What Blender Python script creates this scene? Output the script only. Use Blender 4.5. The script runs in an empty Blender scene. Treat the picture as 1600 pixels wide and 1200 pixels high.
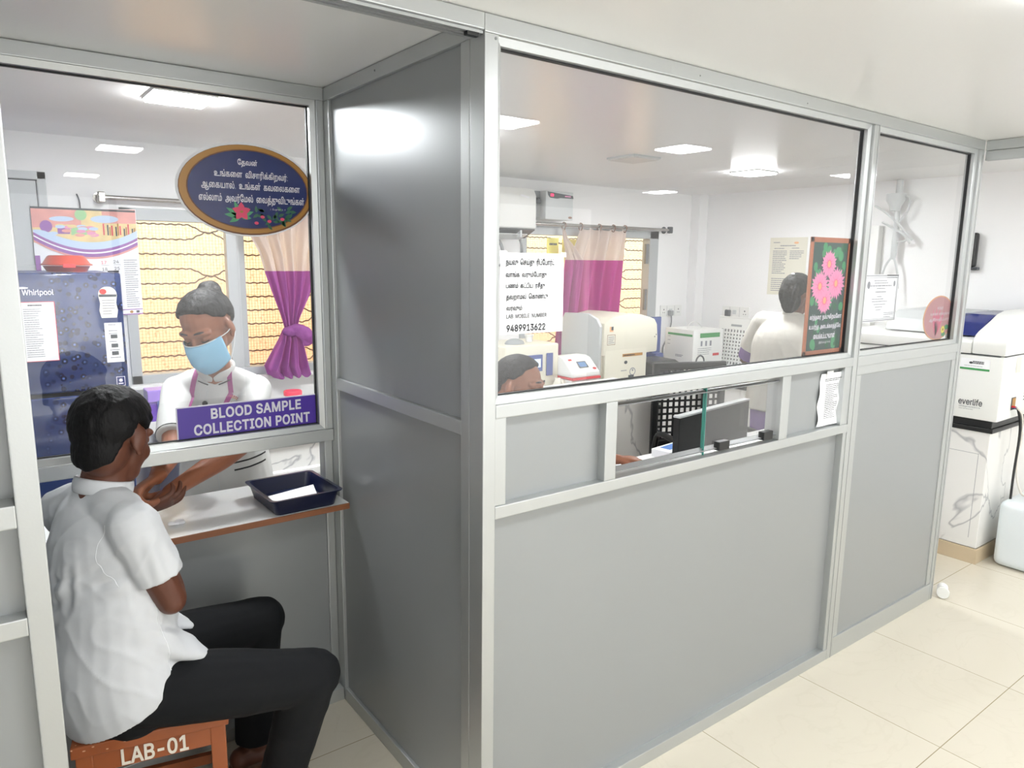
import bpy, bmesh, math, random
from math import sin, cos, pi, radians, sqrt
from mathutils import Vector, Matrix, noise
from mathutils.geometry import delaunay_2d_cdt

random.seed(7)
SC = bpy.context.scene
COL = SC.collection
V = Vector

# ------------------------------------------------------------------ camera
cam_d = bpy.data.cameras.new('camera')
cam_o = bpy.data.objects.new('camera', cam_d)
COL.objects.link(cam_o)
YAW, PITCH, ROLL, FPX = 0.64068867, -0.17107777, 0.01185850, 1125.55388
_f = V((sin(YAW)*cos(PITCH), cos(YAW)*cos(PITCH), sin(PITCH)))
_r0 = V((cos(YAW), -sin(YAW), 0)); _u0 = _r0.cross(_f)
_r = _r0*cos(ROLL) + _u0*sin(ROLL); _u = -_r0*sin(ROLL) + _u0*cos(ROLL)
CAM = V((-0.98588626, -1.44037779, 1.643))
cam_o.matrix_world = Matrix(((_r.x, _u.x, -_f.x, CAM.x), (_r.y, _u.y, -_f.y, CAM.y), (_r.z, _u.z, -_f.z, CAM.z), (0, 0, 0, 1)))
cam_d.sensor_width = 36.0
cam_d.lens = FPX*36.0/1600.0
cam_d.clip_start = 0.02
SC.camera = cam_o

# ------------------------------------------------------------------ world, sun, exposure
wd = bpy.data.worlds.new('world'); SC.world = wd; wd.use_nodes = True
wd.node_tree.nodes['Background'].inputs['Color'].default_value = (0.86, 0.93, 1.0, 1)
wd.node_tree.nodes['Background'].inputs['Strength'].default_value = 2.6
sun_d = bpy.data.lights.new('sun', 'SUN'); sun_d.energy = 5.2; sun_d.angle = radians(1.5); sun_d.color = (1.0, .95, .85)
sun_o = bpy.data.objects.new('sun', sun_d); COL.objects.link(sun_o); sun_o.location = (-6, 3.5, 8)
sun_o.rotation_euler = V((0.62, 0.42, -0.62)).to_track_quat('-Z', 'Y').to_euler()
SC.view_settings.view_transform = 'Standard'
SC.view_settings.look = 'None'
SC.view_settings.gamma = 1.0
SC.view_settings.use_curve_mapping = False
SC.view_settings.exposure = 0.0
LAMP_E = 88.0; LAB_E = 200.0           # emission of the hall and the lab ceiling panels
FILL_E = 1.7                              # frosted panels added unseen behind the camera, glowing to brighten the hall
SC.cycles.max_bounces = 12; SC.cycles.transparent_max_bounces = 24
SC.cycles.diffuse_bounces = 6; SC.cycles.glossy_bounces = 5
SC.cycles.sample_clamp_indirect = 6.0
SC.cycles.use_denoising = True

# ------------------------------------------------------------------ materials
def srgb(*c):
    if len(c) == 1: c = c*3
    return tuple(((x/255)/12.92 if x/255 <= .04045 else ((x/255+.055)/1.055)**2.4) for x in c)

def mat(name, rgb, rough=.5, metal=0.0, spec=.5, bump=0, bscale=60, var=0, vscale=8, sheen=0, emit=0, alpha=1, trans=0, coat=0, bstretch=None):
    m = bpy.data.materials.new(name); m.use_nodes = True
    nt = m.node_tree; b = nt.nodes['Principled BSDF']
    c = srgb(*rgb) if max(rgb) > 1 else rgb
    b.inputs['Base Color'].default_value = (*c, 1)
    b.inputs['Roughness'].default_value = rough
    b.inputs['Metallic'].default_value = metal
    b.inputs['Specular IOR Level'].default_value = spec
    if alpha < 1: b.inputs['Alpha'].default_value = alpha
    if trans: b.inputs['Transmission Weight'].default_value = trans
    if coat: b.inputs['Coat Weight'].default_value = coat
    if sheen: b.inputs['Sheen Weight'].default_value = sheen
    if emit:
        b.inputs['Emission Color'].default_value = (*c, 1); b.inputs['Emission Strength'].default_value = emit
    if bump or var:
        tc = nt.nodes.new('ShaderNodeTexCoord')
        mp = nt.nodes.new('ShaderNodeMapping'); nt.links.new(tc.outputs['Object'], mp.inputs['Vector'])
        if bstretch: mp.inputs['Scale'].default_value = bstretch
    if bump:
        n = nt.nodes.new('ShaderNodeTexNoise'); n.inputs['Scale'].default_value = bscale; n.inputs['Detail'].default_value = 4
        nt.links.new(mp.outputs[0], n.inputs['Vector'])
        bp = nt.nodes.new('ShaderNodeBump'); bp.inputs['Strength'].default_value = bump; bp.inputs['Distance'].default_value = .01
        nt.links.new(n.outputs['Fac'], bp.inputs['Height']); nt.links.new(bp.outputs[0], b.inputs['Normal'])
    if var:
        n2 = nt.nodes.new('ShaderNodeTexNoise'); n2.inputs['Scale'].default_value = vscale; n2.inputs['Detail'].default_value = 5
        nt.links.new(mp.outputs[0], n2.inputs['Vector'])
        mx = nt.nodes.new('ShaderNodeMix'); mx.data_type = 'RGBA'
        mx.inputs[6].default_value = (*[x*(1-var) for x in c], 1); mx.inputs[7].default_value = (*[min(1, x*(1+var)) for x in c], 1)
        nt.links.new(n2.outputs['Fac'], mx.inputs[0]); nt.links.new(mx.outputs[2], b.inputs['Base Color'])
    return m

def nodes_of(m): return m.node_tree, m.node_tree.nodes['Principled BSDF']

def glass_mat(name, tint=(1, 1, 1), refl=1.0, veil=0.0):
    m = bpy.data.materials.new(name); m.use_nodes = True; nt = m.node_tree
    for n in list(nt.nodes): nt.nodes.remove(n)
    out = nt.nodes.new('ShaderNodeOutputMaterial')
    tr = nt.nodes.new('ShaderNodeBsdfTransparent'); tr.inputs[0].default_value = (*tint, 1)
    gl = nt.nodes.new('ShaderNodeBsdfGlossy'); gl.inputs['Roughness'].default_value = .0
    fr = nt.nodes.new('ShaderNodeFresnel'); fr.inputs['IOR'].default_value = 1.45
    mu = nt.nodes.new('ShaderNodeMath'); mu.operation = 'MULTIPLY'; mu.inputs[1].default_value = refl
    nt.links.new(fr.outputs[0], mu.inputs[0])
    mx = nt.nodes.new('ShaderNodeMixShader')
    nt.links.new(mu.outputs[0], mx.inputs[0]); nt.links.new(tr.outputs[0], mx.inputs[1]); nt.links.new(gl.outputs[0], mx.inputs[2])
    last = mx
    if veil:
        df = nt.nodes.new('ShaderNodeBsdfDiffuse'); df.inputs[0].default_value = (.9, .9, .9, 1)
        m2 = nt.nodes.new('ShaderNodeMixShader'); m2.inputs[0].default_value = veil
        nt.links.new(mx.outputs[0], m2.inputs[1]); nt.links.new(df.outputs[0], m2.inputs[2]); last = m2
    nt.links.new(last.outputs[0], out.inputs[0])
    return m

M = {}
M['alu'] = mat('aluminium', (188, 191, 191), rough=.38, metal=.7, bump=.02, bscale=200)
M['alu_dark'] = mat('aluminium_groove', (128, 130, 131), rough=.45, metal=.6)
M['acp'] = mat('grey_composite_panel', (149, 152, 153), rough=.34, metal=.3)
M['winframe'] = mat('grey_window_frame', (176, 180, 182), rough=.4, metal=.15)
M['rubber'] = mat('black_rubber', (22, 22, 24), rough=.6)
M['wall'] = mat('white_wall_paint', (240, 240, 240), rough=.55, var=.012, vscale=2)
M['ceil'] = mat('white_ceiling_sheet', (240, 240, 239), rough=.28, spec=.45)
M['glass'] = glass_mat('clear_glass', refl=1.35, veil=.035)
M['glass_win'] = glass_mat('window_glass')
M['glass_edge'] = mat('green_glass_edge', (60, 130, 118), rough=.15, spec=.6)
M['white'] = mat('white_plastic', (232, 233, 230), rough=.38)
M['offwhite'] = mat('cream_plastic', (222, 219, 204), rough=.42)
M['ivory'] = mat('ivory_machine_shell', (226, 222, 205), rough=.42)
M['grey'] = mat('mid_grey_plastic', (150, 154, 156), rough=.45)
M['lgrey'] = mat('light_grey_plastic', (198, 202, 203), rough=.4)
M['dgrey'] = mat('dark_grey_plastic', (62, 66, 70), rough=.45)
M['black'] = mat('black_plastic', (18, 19, 21), rough=.35)
M['chrome'] = mat('steel', (175, 172, 168), rough=.25, metal=.95)
M['copper'] = mat('brown_ring_plastic', (128, 84, 62), rough=.4)
M['paper'] = mat('white_paper', (242, 243, 246), rough=.7)
M['ink'] = mat('black_ink', (38, 38, 44), rough=.7)
M['grey_ink'] = mat('grey_ink', (140, 142, 148), rough=.7)
M['purple'] = mat('purple_vinyl', (76, 48, 158), rough=.35)
M['white_ink'] = mat('white_lettering', (228, 226, 236), rough=.4)
M['navy'] = mat('navy_plastic', (13, 20, 50), rough=.32)
M['red'] = mat('red_plastic', (196, 40, 48), rough=.3)
M['pinkred'] = mat('pink_red_lid', (222, 66, 88), rough=.35)
M['maroon'] = mat('red_casserole_plastic', (168, 58, 44), rough=.3, coat=.3)
M['wood_edge'] = mat('brown_wood_edge', (128, 78, 48), rough=.5, var=.25, vscale=30, bstretch=(.2, 1, 4))
M['shelf_top'] = mat('white_laminate', (232, 233, 232), rough=.3, var=.02)
M['stool'] = mat('orange_brown_steel', (146, 76, 36), rough=.38, metal=.0, coat=.35, bump=.03, bscale=25, var=.08, vscale=6)
M['stool_dark'] = mat('stool_inner_shadowed_steel', (120, 62, 32), rough=.5)
M['chip'] = mat('chipped_paint', (205, 160, 125), rough=.6)
M['letter_paint'] = mat('white_brush_paint', (222, 214, 200), rough=.6, var=.15, vscale=60)
M['green_label'] = mat('green_print', (58, 142, 78), rough=.5)
M['skirting'] = mat('beige_skirting_tile', (196, 178, 150), rough=.3, var=.08, vscale=7)
M['lilac_cloth'] = mat('purple_cloth', (122, 98, 150), rough=.85)
M['denim_dark'] = mat('black_trouser_cloth', (15, 17, 20), rough=.85, bump=.2, bscale=12, spec=.3)
M['shirt'] = mat('white_shirt_cloth', (208, 210, 213), rough=.85, bump=.12, bscale=9, spec=.2)
M['uniform'] = mat('white_uniform_cloth', (206, 207, 205), rough=.85, bump=.15, bscale=9, spec=.2)
M['coat'] = mat('cream_coat_cloth', (204, 201, 193), rough=.85, bump=.15, bscale=8, spec=.2)
M['stitch'] = mat('white_stitching', (238, 240, 242), rough=.8)
M['skin'] = mat('dark_brown_skin', (94, 54, 38), rough=.48, var=.1, vscale=14)
M['skin2'] = mat('brown_skin', (142, 88, 62), rough=.46, var=.08, vscale=14)
M['hair'] = mat('black_hair', (13, 12, 13), rough=.62, spec=.22, bump=.6, bscale=60, bstretch=(1, 1, .25))
M['brow'] = mat('dark_brow', (36, 24, 20), rough=.7)
M['mask'] = mat('light_blue_mask_cloth', (138, 190, 220), rough=.75)
M['strap'] = mat('white_elastic', (225, 228, 230), rough=.8)
M['lanyard'] = mat('magenta_ribbon', (150, 52, 122), rough=.6)
M['jug'] = mat('milky_plastic_can', (225, 232, 236), rough=.35)
M['cable_white'] = mat('white_cable', (220, 216, 208), rough=.4)
M['cable_black'] = mat('black_cable', (24, 24, 26), rough=.4)
M['cable_grey'] = mat('grey_cable', (140, 142, 144), rough=.5)
M['blue_lid'] = mat('translucent_blue_lid', (34, 46, 112), rough=.12, spec=.6)
M['led_red'] = mat('red_led_display', (255, 40, 90), emit=1.6)
M['screen'] = mat('lit_display', (196, 214, 232), emit=.55)
M['screen_blue'] = mat('blue_display', (60, 104, 150), emit=.25)
M['blue_print'] = mat('blue_print', (70, 120, 196), rough=.5)
M['indigo'] = mat('indigo_panel', (70, 84, 140), rough=.35)
M['yellow_note'] = mat('yellow_paper', (248, 240, 120), rough=.7)
M['lamp_on'] = mat('lit_diffuser', (1.0, 1.0, 1.0), emit=LAMP_E)
M['lamp_on'].node_tree.nodes['Principled BSDF'].inputs['Emission Color'].default_value = (.96, .985, 1.0, 1)
M['lamp_lab'] = mat('lit_lab_diffuser', (1.0, 1.0, 1.0), emit=LAB_E)
M['lamp_lab'].node_tree.nodes['Principled BSDF'].inputs['Emission Color'].default_value = (.96, .985, 1.0, 1)
M['fill_glow'] = mat('added_fill_glow', (1.0, 1.0, 1.0), emit=FILL_E, rough=.4)  # emission of the fill panels added in the hall wall
M['lamp_off'] = mat('unlit_diffuser', (214, 214, 212), rough=.4)
M['gold'] = mat('gold_border', (178, 128, 58), rough=.35)
M['darkgold'] = mat('dark_gold_edge', (110, 66, 34), rough=.4)
M['oval_blue'] = mat('deep_blue_print', (30, 44, 104), rough=.22)
M['pink_petal'] = mat('pink_print', (226, 108, 148), rough=.35)
M['rose_print'] = mat('rose_print', (226, 70, 110), rough=.35)
M['pale_pink'] = mat('pale_pink_print', (226, 150, 188), rough=.35)
M['leaf'] = mat('green_leaf_print', (72, 156, 108), rough=.35)
M['leaf2'] = mat('dark_leaf_print', (38, 98, 70), rough=.35)
M['poster_dark'] = mat('dark_green_print', (56, 84, 82), rough=.3)
M['orange_frame'] = mat('orange_brown_print', (176, 112, 84), rough=.4, var=.15, vscale=20)
M['pinkoval'] = mat('dusty_pink_print', (204, 150, 156), rough=.35)
M['peach'] = mat('peach_print', (232, 178, 130), rough=.4)
M['cal_pink'] = mat('calendar_pink', (224, 158, 150), rough=.5, var=.35, vscale=14)
M['cal_violet'] = mat('calendar_violet', (150, 96, 170), rough=.5)
M['cal_cream'] = mat('calendar_cream', (232, 206, 150), rough=.5, var=.3, vscale=20)
M['cal_green'] = mat('calendar_green', (160, 206, 150), rough=.5)
M['cal_sky'] = mat('calendar_sky', (196, 214, 236), rough=.5)
M['purple_box'] = mat('violet_translucent_plastic', (112, 72, 182), rough=.3)
M['lilac'] = mat('pale_violet_plastic', (150, 120, 205), rough=.3)
M['marker'] = mat('marker_ink', (60, 60, 66), rough=.7)
M['orange_print'] = mat('orange_emblem_thread', (222, 130, 60), rough=.7)
M['red_print'] = mat('red_emblem_thread', (196, 44, 40), rough=.7)
M['shoe'] = mat('brown_sandal', (96, 68, 50), rough=.6)

# floor: cream tiles, thin joints, faint veins
m = mat('cream_glossy_floor_tile', (206, 199, 184), rough=.14, spec=.5); M['floor'] = m
nt, b = nodes_of(m)
tc = nt.nodes.new('ShaderNodeTexCoord'); mp = nt.nodes.new('ShaderNodeMapping')
nt.links.new(tc.outputs['Object'], mp.inputs['Vector']); mp.inputs['Location'].default_value = (-.3512, -.0634, 0)
br = nt.nodes.new('ShaderNodeTexBrick'); br.offset = 0; br.inputs['Scale'].default_value = 1.0
br.inputs['Brick Width'].default_value = .6; br.inputs['Row Height'].default_value = .6; br.inputs['Mortar Size'].default_value = .0016
br.inputs['Mortar Smooth'].default_value = .1; br.inputs['Bias'].default_value = -.5
br.inputs['Color1'].default_value = (*srgb(208, 201, 185), 1); br.inputs['Color2'].default_value = (*srgb(203, 196, 180), 1); br.inputs['Mortar'].default_value = (*srgb(150, 138, 112), 1)
nt.links.new(mp.outputs[0], br.inputs['Vector'])
nz = nt.nodes.new('ShaderNodeTexNoise'); nz.inputs['Scale'].default_value = 2.2; nz.inputs['Detail'].default_value = 8; nz.inputs['Distortion'].default_value = 2.5
nt.links.new(tc.outputs['Object'], nz.inputs['Vector'])
rp = nt.nodes.new('ShaderNodeValToRGB'); rp.color_ramp.elements[0].position = .48; rp.color_ramp.elements[0].color = (1, 1, 1, 1)
rp.color_ramp.elements[1].position = .53; rp.color_ramp.elements[1].color = (1, 1, 1, 1)
e = rp.color_ramp.elements.new(.505); e.color = (.972, .97, .962, 1)
nt.links.new(nz.outputs['Fac'], rp.inputs[0])
mx = nt.nodes.new('ShaderNodeMix'); mx.data_type = 'RGBA'; mx.blend_type = 'MULTIPLY'; mx.inputs[0].default_value = 1
nt.links.new(br.outputs['Color'], mx.inputs[6]); nt.links.new(rp.outputs[0], mx.inputs[7]); nt.links.new(mx.outputs[2], b.inputs['Base Color'])

# marble: white with grey veins
def marble(name, base=(232, 231, 228), vein=(176, 176, 178), sc=1.1, pos=.5, w=.008):
    m = mat(name, base, rough=.18); nt, b = nodes_of(m)
    tc = nt.nodes.new('ShaderNodeTexCoord')
    nz = nt.nodes.new('ShaderNodeTexNoise'); nz.inputs['Scale'].default_value = sc; nz.inputs['Detail'].default_value = 5; nz.inputs['Distortion'].default_value = .9
    nt.links.new(tc.outputs['Object'], nz.inputs['Vector'])
    rp = nt.nodes.new('ShaderNodeValToRGB')
    rp.color_ramp.elements[0].position = pos-w; rp.color_ramp.elements[0].color = (*srgb(*base), 1)
    rp.color_ramp.elements[1].position = pos+w; rp.color_ramp.elements[1].color = (*srgb(*base), 1)
    e = rp.color_ramp.elements.new(pos); e.color = (*srgb(*vein), 1)
    nt.links.new(nz.outputs['Fac'], rp.inputs[0]); nt.links.new(rp.outputs[0], b.inputs['Base Color'])
    return m
M['marble'] = marble('white_marble')

# fridge: glossy navy with a scattered floral print
m = mat('navy_floral_fridge_door', (44, 58, 100), rough=.1, spec=.7, coat=.5); M['fridge'] = m
nt, b = nodes_of(m)
tc = nt.nodes.new('ShaderNodeTexCoord')
vo = nt.nodes.new('ShaderNodeTexVoronoi'); vo.inputs['Scale'].default_value = 36; nt.links.new(tc.outputs['Object'], vo.inputs['Vector'])
rp = nt.nodes.new('ShaderNodeValToRGB'); rp.color_ramp.interpolation = 'CONSTANT'
rp.color_ramp.elements[0].position = 0; rp.color_ramp.elements[0].color = (*srgb(84, 104, 152), 1)
e = rp.color_ramp.elements.new(.16); e.color = (*srgb(24, 32, 66), 1)
rp.color_ramp.elements[-1].position = .42; rp.color_ramp.elements[-1].color = (*srgb(44, 58, 100), 1)
nt.links.new(vo.outputs['Distance'], rp.inputs[0])
n2 = nt.nodes.new('ShaderNodeTexNoise'); n2.inputs['Scale'].default_value = 7; n2.inputs['Detail'].default_value = 2; nt.links.new(tc.outputs['Object'], n2.inputs['Vector'])
r2 = nt.nodes.new('ShaderNodeValToRGB'); r2.color_ramp.elements[0].position = .38; r2.color_ramp.elements[1].position = .45
sx = nt.nodes.new('ShaderNodeSeparateXYZ'); nt.links.new(tc.outputs['Object'], sx.inputs[0])
mr = nt.nodes.new('ShaderNodeMapRange'); mr.inputs[1].default_value = -.06; mr.inputs[2].default_value = .05
nt.links.new(sx.outputs[0], mr.inputs[0])
mm = nt.nodes.new('ShaderNodeMath'); mm.operation = 'MULTIPLY'; nt.links.new(n2.outputs['Fac'], r2.inputs[0]); nt.links.new(r2.outputs[0], mm.inputs[0]); nt.links.new(mr.outputs[0], mm.inputs[1])
mx = nt.nodes.new('ShaderNodeMix'); mx.data_type = 'RGBA'; mx.inputs[6].default_value = (*srgb(44, 58, 100), 1)
nt.links.new(mm.outputs[0], mx.inputs[0]); nt.links.new(rp.outputs[0], mx.inputs[7]); nt.links.new(mx.outputs[2], b.inputs['Base Color'])

# outside wall: speckled plaster, yellower above, orange below
m = mat('orange_outside_wall', (236, 170, 100), rough=.8); M['outside'] = m
nt, b = nodes_of(m)
tc = nt.nodes.new('ShaderNodeTexCoord'); sx = nt.nodes.new('ShaderNodeSeparateXYZ'); nt.links.new(tc.outputs['Object'], sx.inputs[0])
nz = nt.nodes.new('ShaderNodeTexNoise'); nz.inputs['Scale'].default_value = 3; nt.links.new(tc.outputs['Object'], nz.inputs['Vector'])
ad = nt.nodes.new('ShaderNodeMath'); ad.operation = 'MULTIPLY_ADD'; ad.inputs[1].default_value = .35; nt.links.new(nz.outputs['Fac'], ad.inputs[0]); nt.links.new(sx.outputs[2], ad.inputs[2])
rp = nt.nodes.new('ShaderNodeValToRGB'); rp.color_ramp.elements[0].position = .55; rp.color_ramp.elements[0].color = (*srgb(238, 194, 156), 1)
rp.color_ramp.elements[1].position = .98; rp.color_ramp.elements[1].color = (*srgb(236, 230, 180), 1)
e = rp.color_ramp.elements.new(.78); e.color = (*srgb(240, 210, 170), 1)
dv = nt.nodes.new('ShaderNodeMath'); dv.operation = 'MULTIPLY'; dv.inputs[1].default_value = .45; nt.links.new(ad.outputs[0], dv.inputs[0]); nt.links.new(dv.outputs[0], rp.inputs[0])
vo = nt.nodes.new('ShaderNodeTexVoronoi'); vo.inputs['Scale'].default_value = 28; nt.links.new(tc.outputs['Object'], vo.inputs['Vector'])
r2 = nt.nodes.new('ShaderNodeValToRGB'); r2.color_ramp.elements[0].position = .1; r2.color_ramp.elements[0].color = (.72, .66, .6, 1); r2.color_ramp.elements[1].position = .38; r2.color_ramp.elements[1].color = (1, 1, 1, 1)
nt.links.new(vo.outputs['Distance'], r2.inputs[0])
mx = nt.nodes.new('ShaderNodeMix'); mx.data_type = 'RGBA'; mx.blend_type = 'MULTIPLY'; mx.inputs[0].default_value = 1
nt.links.new(rp.outputs[0], mx.inputs[6]); nt.links.new(r2.outputs[0], mx.inputs[7]); nt.links.new(mx.outputs[2], b.inputs['Base Color'])
M['grille_net'] = mat('pale_wire_net', (206, 160, 110), rough=.7)
M['grille'] = mat('rusty_grille_steel', (110, 84, 62), rough=.7)

# curtain: white band over magenta, split by height of the cloth itself
def curtain_mat(name, low, zsplit):
    m = mat(name, low, rough=.75); nt, b = nodes_of(m)
    b.inputs['Transmission Weight'].default_value = 0
    tc = nt.nodes.new('ShaderNodeTexCoord'); sx = nt.nodes.new('ShaderNodeSeparateXYZ'); nt.links.new(tc.outputs['Object'], sx.inputs[0])
    gt = nt.nodes.new('ShaderNodeMath'); gt.operation = 'GREATER_THAN'; gt.inputs[1].default_value = zsplit; nt.links.new(sx.outputs[2], gt.inputs[0])
    mx = nt.nodes.new('ShaderNodeMix'); mx.data_type = 'RGBA'; mx.inputs[6].default_value = (*srgb(*low), 1); mx.inputs[7].default_value = (*srgb(226, 214, 208), 1)
    nt.links.new(gt.outputs[0], mx.inputs[0]); nt.links.new(mx.outputs[2], b.inputs['Base Color'])
    tl = nt.nodes.new('ShaderNodeBsdfTranslucent'); nt.links.new(mx.outputs[2], tl.inputs[0])
    ms = nt.nodes.new('ShaderNodeMixShader'); ms.inputs[0].default_value = .45
    nt.links.new(b.outputs[0], ms.inputs[1]); nt.links.new(tl.outputs[0], ms.inputs[2]); nt.links.new(ms.outputs[0], nt.nodes['Material Output'].inputs[0])
    return m
M['curtain_a'] = curtain_mat('violet_curtain_cloth', (168, 92, 170), 1.565)
M['curtain_b'] = curtain_mat('magenta_curtain_cloth', (182, 52, 148), 1.645)

# ------------------------------------------------------------------ mesh helpers
class MB:
    def __init__(s): s.bm = bmesh.new(); s.mats = []; s.cur = 0
    def use(s, key):
        if key not in s.mats: s.mats.append(key)
        s.cur = s.mats.index(key); return s
    def _mark(s, n0):
        s.bm.faces.ensure_lookup_table()
        for f in s.bm.faces[n0:]: f.material_index = s.cur
    def box(s, x0, x1, y0, y1, z0, z1, bev=0.0, seg=2, mtx=None):
        n0 = len(s.bm.faces)
        b2 = bmesh.new(); bmesh.ops.create_cube(b2, size=1)
        for v in b2.verts: v.co = V((x0+(v.co.x+.5)*(x1-x0), y0+(v.co.y+.5)*(y1-y0), z0+(v.co.z+.5)*(z1-z0)))
        if bev: bmesh.ops.bevel(b2, geom=b2.edges[:], offset=bev, segments=seg, profile=.6, affect='EDGES')
        s._merge(b2, mtx); s._mark(n0); return s
    def _merge(s, b2, mtx=None):
        if mtx is not None: b2.transform(mtx)
        mp = {}
        for v in b2.verts: mp[v] = s.bm.verts.new(v.co)
        for f in b2.faces:
            try: s.bm.faces.new([mp[v] for v in f.verts])
            except ValueError: pass
        b2.free()
    def poly(s, pts):
        n0 = len(s.bm.faces); s.bm.faces.new([s.bm.verts.new(V(p)) for p in pts]); s._mark(n0); return s
    def tris(s, verts, faces):
        n0 = len(s.bm.faces); vs = [s.bm.verts.new(p) for p in verts]
        for f in faces:
            try: s.bm.faces.new([vs[i] for i in f])
            except ValueError: pass
        s._mark(n0); return s
    def prism(s, prof, axis, a, b, bev=0):
        """extrude a 2-D profile along axis; prof in the remaining two axes (cyclic order)"""
        n0 = len(s.bm.faces); b2 = bmesh.new()
        def co(p, t):
            return {'x': V((t, p[0], p[1])), 'y': V((p[0], t, p[1])), 'z': V((p[0], p[1], t))}[axis]
        A = [b2.verts.new(co(p, a)) for p in prof]; B = [b2.verts.new(co(p, b)) for p in prof]; n = len(prof)
        b2.faces.new(A); b2.faces.new(B[::-1])
        for i in range(n): b2.faces.new((A[i], B[i], B[(i+1) % n], A[(i+1) % n]))
        bmesh.ops.recalc_face_normals(b2, faces=b2.faces[:])
        if bev: bmesh.ops.bevel(b2, geom=b2.edges[:], offset=bev, segments=2, profile=.6, affect='EDGES')
        s._merge(b2); s._mark(n0); return s
    def sweep(s, pts, rad, side=(1, 0, 0), n=14, sub=5, caps=('r', 'r')):
        """tube through pts with radii (r or (a, b), a along side); closed; caps round or flat"""
        n0 = len(s.bm.faces)
        P = [V(p) for p in pts]; Rr = [(r, r) if not isinstance(r, (tuple, list)) else r for r in rad]
        def cr(a, b, c, d, t): return .5*((2*b)+(c-a)*t+(2*a-5*b+4*c-d)*t*t+(3*b-a-3*c+d)*t**3)
        Q = []; RR = []; m = len(P)
        for i in range(m-1):
            a, b, c, d = P[max(i-1, 0)], P[i], P[i+1], P[min(i+2, m-1)]
            ra, rb, rc, rd = Rr[max(i-1, 0)], Rr[i], Rr[i+1], Rr[min(i+2, m-1)]
            for k in range(sub):
                t = k/sub; Q.append(cr(a, b, c, d, t)); RR.append(tuple(max(.0008, cr(ra[j], rb[j], rc[j], rd[j], t)) for j in (0, 1)))
        Q.append(P[-1]); RR.append(Rr[-1])
        rings = []; sv = V(side).normalized(); nq = len(Q)
        T = [(Q[min(i+1, nq-1)]-Q[max(i-1, 0)]).normalized() for i in range(nq)]
        frames = []
        for t in T:
            x = sv - t*sv.dot(t)
            if x.length < 1e-4: x = V((0, 1, 0)) - t*t.y
            x.normalize(); sv = x; frames.append((x, t.cross(x)))
        def ring(c, f, ra, rb): return [s.bm.verts.new(c+f[0]*ra*cos(2*pi*k/n)+f[1]*rb*sin(2*pi*k/n)) for k in range(n)]
        rr0 = min(RR[0]); rr1 = min(RR[-1])
        if caps[0] == 'r':
            for a in (80, 55, 28): rings.append(ring(Q[0]-T[0]*rr0*sin(radians(a)), frames[0], RR[0][0]*cos(radians(a)), RR[0][1]*cos(radians(a))))
        for i in range(nq): rings.append(ring(Q[i], frames[i], *RR[i]))
        if caps[1] == 'r':
            for a in (28, 55, 80): rings.append(ring(Q[-1]+T[-1]*rr1*sin(radians(a)), frames[-1], RR[-1][0]*cos(radians(a)), RR[-1][1]*cos(radians(a))))
        for A, B in zip(rings, rings[1:]):
            for k in range(n): s.bm.faces.new((A[k], A[(k+1) % n], B[(k+1) % n], B[k]))
        s.bm.faces.new(rings[0][::-1]); s.bm.faces.new(rings[-1])
        s._mark(n0); return s
    def tube(s, pts, r, n=8, sub=4): return s.sweep(pts, [r]*len(pts), n=n, sub=sub, caps=('f', 'f'), side=(.3, .7, .2))
    def cyl(s, a, b, r, n=20, r2=None): return s.sweep([a, b], [r, r if r2 is None else r2], n=n, sub=1, caps=('f', 'f'), side=(.31, .72, .2))
    def ell(s, c, r, mtx=None, n=20, m=14):
        n0 = len(s.bm.faces); b2 = bmesh.new(); bmesh.ops.create_uvsphere(b2, u_segments=n, v_segments=m, radius=1)
        for v in b2.verts: v.co = V((v.co.x*r[0], v.co.y*r[1], v.co.z*r[2]))
        if mtx is not None: b2.transform(mtx.to_4x4())
        b2.transform(Matrix.Translation(V(c))); s._merge(b2); s._mark(n0); return s
    def lathe(s, prof, c, n=28):
        n0 = len(s.bm.faces); rings = []
        for r, z in prof: rings.append([s.bm.verts.new(V((c[0]+max(r, .0004)*cos(2*pi*k/n), c[1]+max(r, .0004)*sin(2*pi*k/n), c[2]+z))) for k in range(n)])
        for A, B in zip(rings, rings[1:]):
            for k in range(n): s.bm.faces.new((A[k], A[(k+1) % n], B[(k+1) % n], B[k]))
        s.bm.faces.new(rings[0][::-1]); s.bm.faces.new(rings[-1]); s._mark(n0); return s
    def xf(s, mtx): s.bm.transform(mtx); return s

WL = {}     # world location of the origin an object's vertices are measured from
def _finish(o, smooth):
    for p in o.data.polygons: p.use_smooth = smooth
def build(mb, name, parent=None, material=None, origin=None, smooth=False, normals=True, angle=None):
    if normals: bmesh.ops.recalc_face_normals(mb.bm, faces=mb.bm.faces[:])
    if parent is not None: org = WL[parent]
    elif origin is not None: org = V(origin)
    else:
        xs = [v.co for v in mb.bm.verts]
        mn = [min(c[i] for c in xs) for i in range(3)]; mxx = [max(c[i] for c in xs) for i in range(3)]
        org = V(((mn[0]+mxx[0])/2, (mn[1]+mxx[1])/2, mn[2]))
    mb.bm.transform(Matrix.Translation(-org))
    me = bpy.data.meshes.new(name); mb.bm.to_mesh(me); mb.bm.free()
    if material: me.materials.append(M[material])
    else:
        for k in mb.mats: me.materials.append(M[k])
    o = bpy.data.objects.new(name, me); COL.objects.link(o)
    if smooth: _finish(o, True)
    if smooth and angle:
        me.set_sharp_from_angle(angle=radians(angle))
    if parent is not None: o.parent = parent
    else: o.location = org
    WL[o] = org
    return o
def tag(o, label, cat, group=None):
    o['label'] = label; o['category'] = cat
    if group: o['group'] = group
    return o
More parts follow.
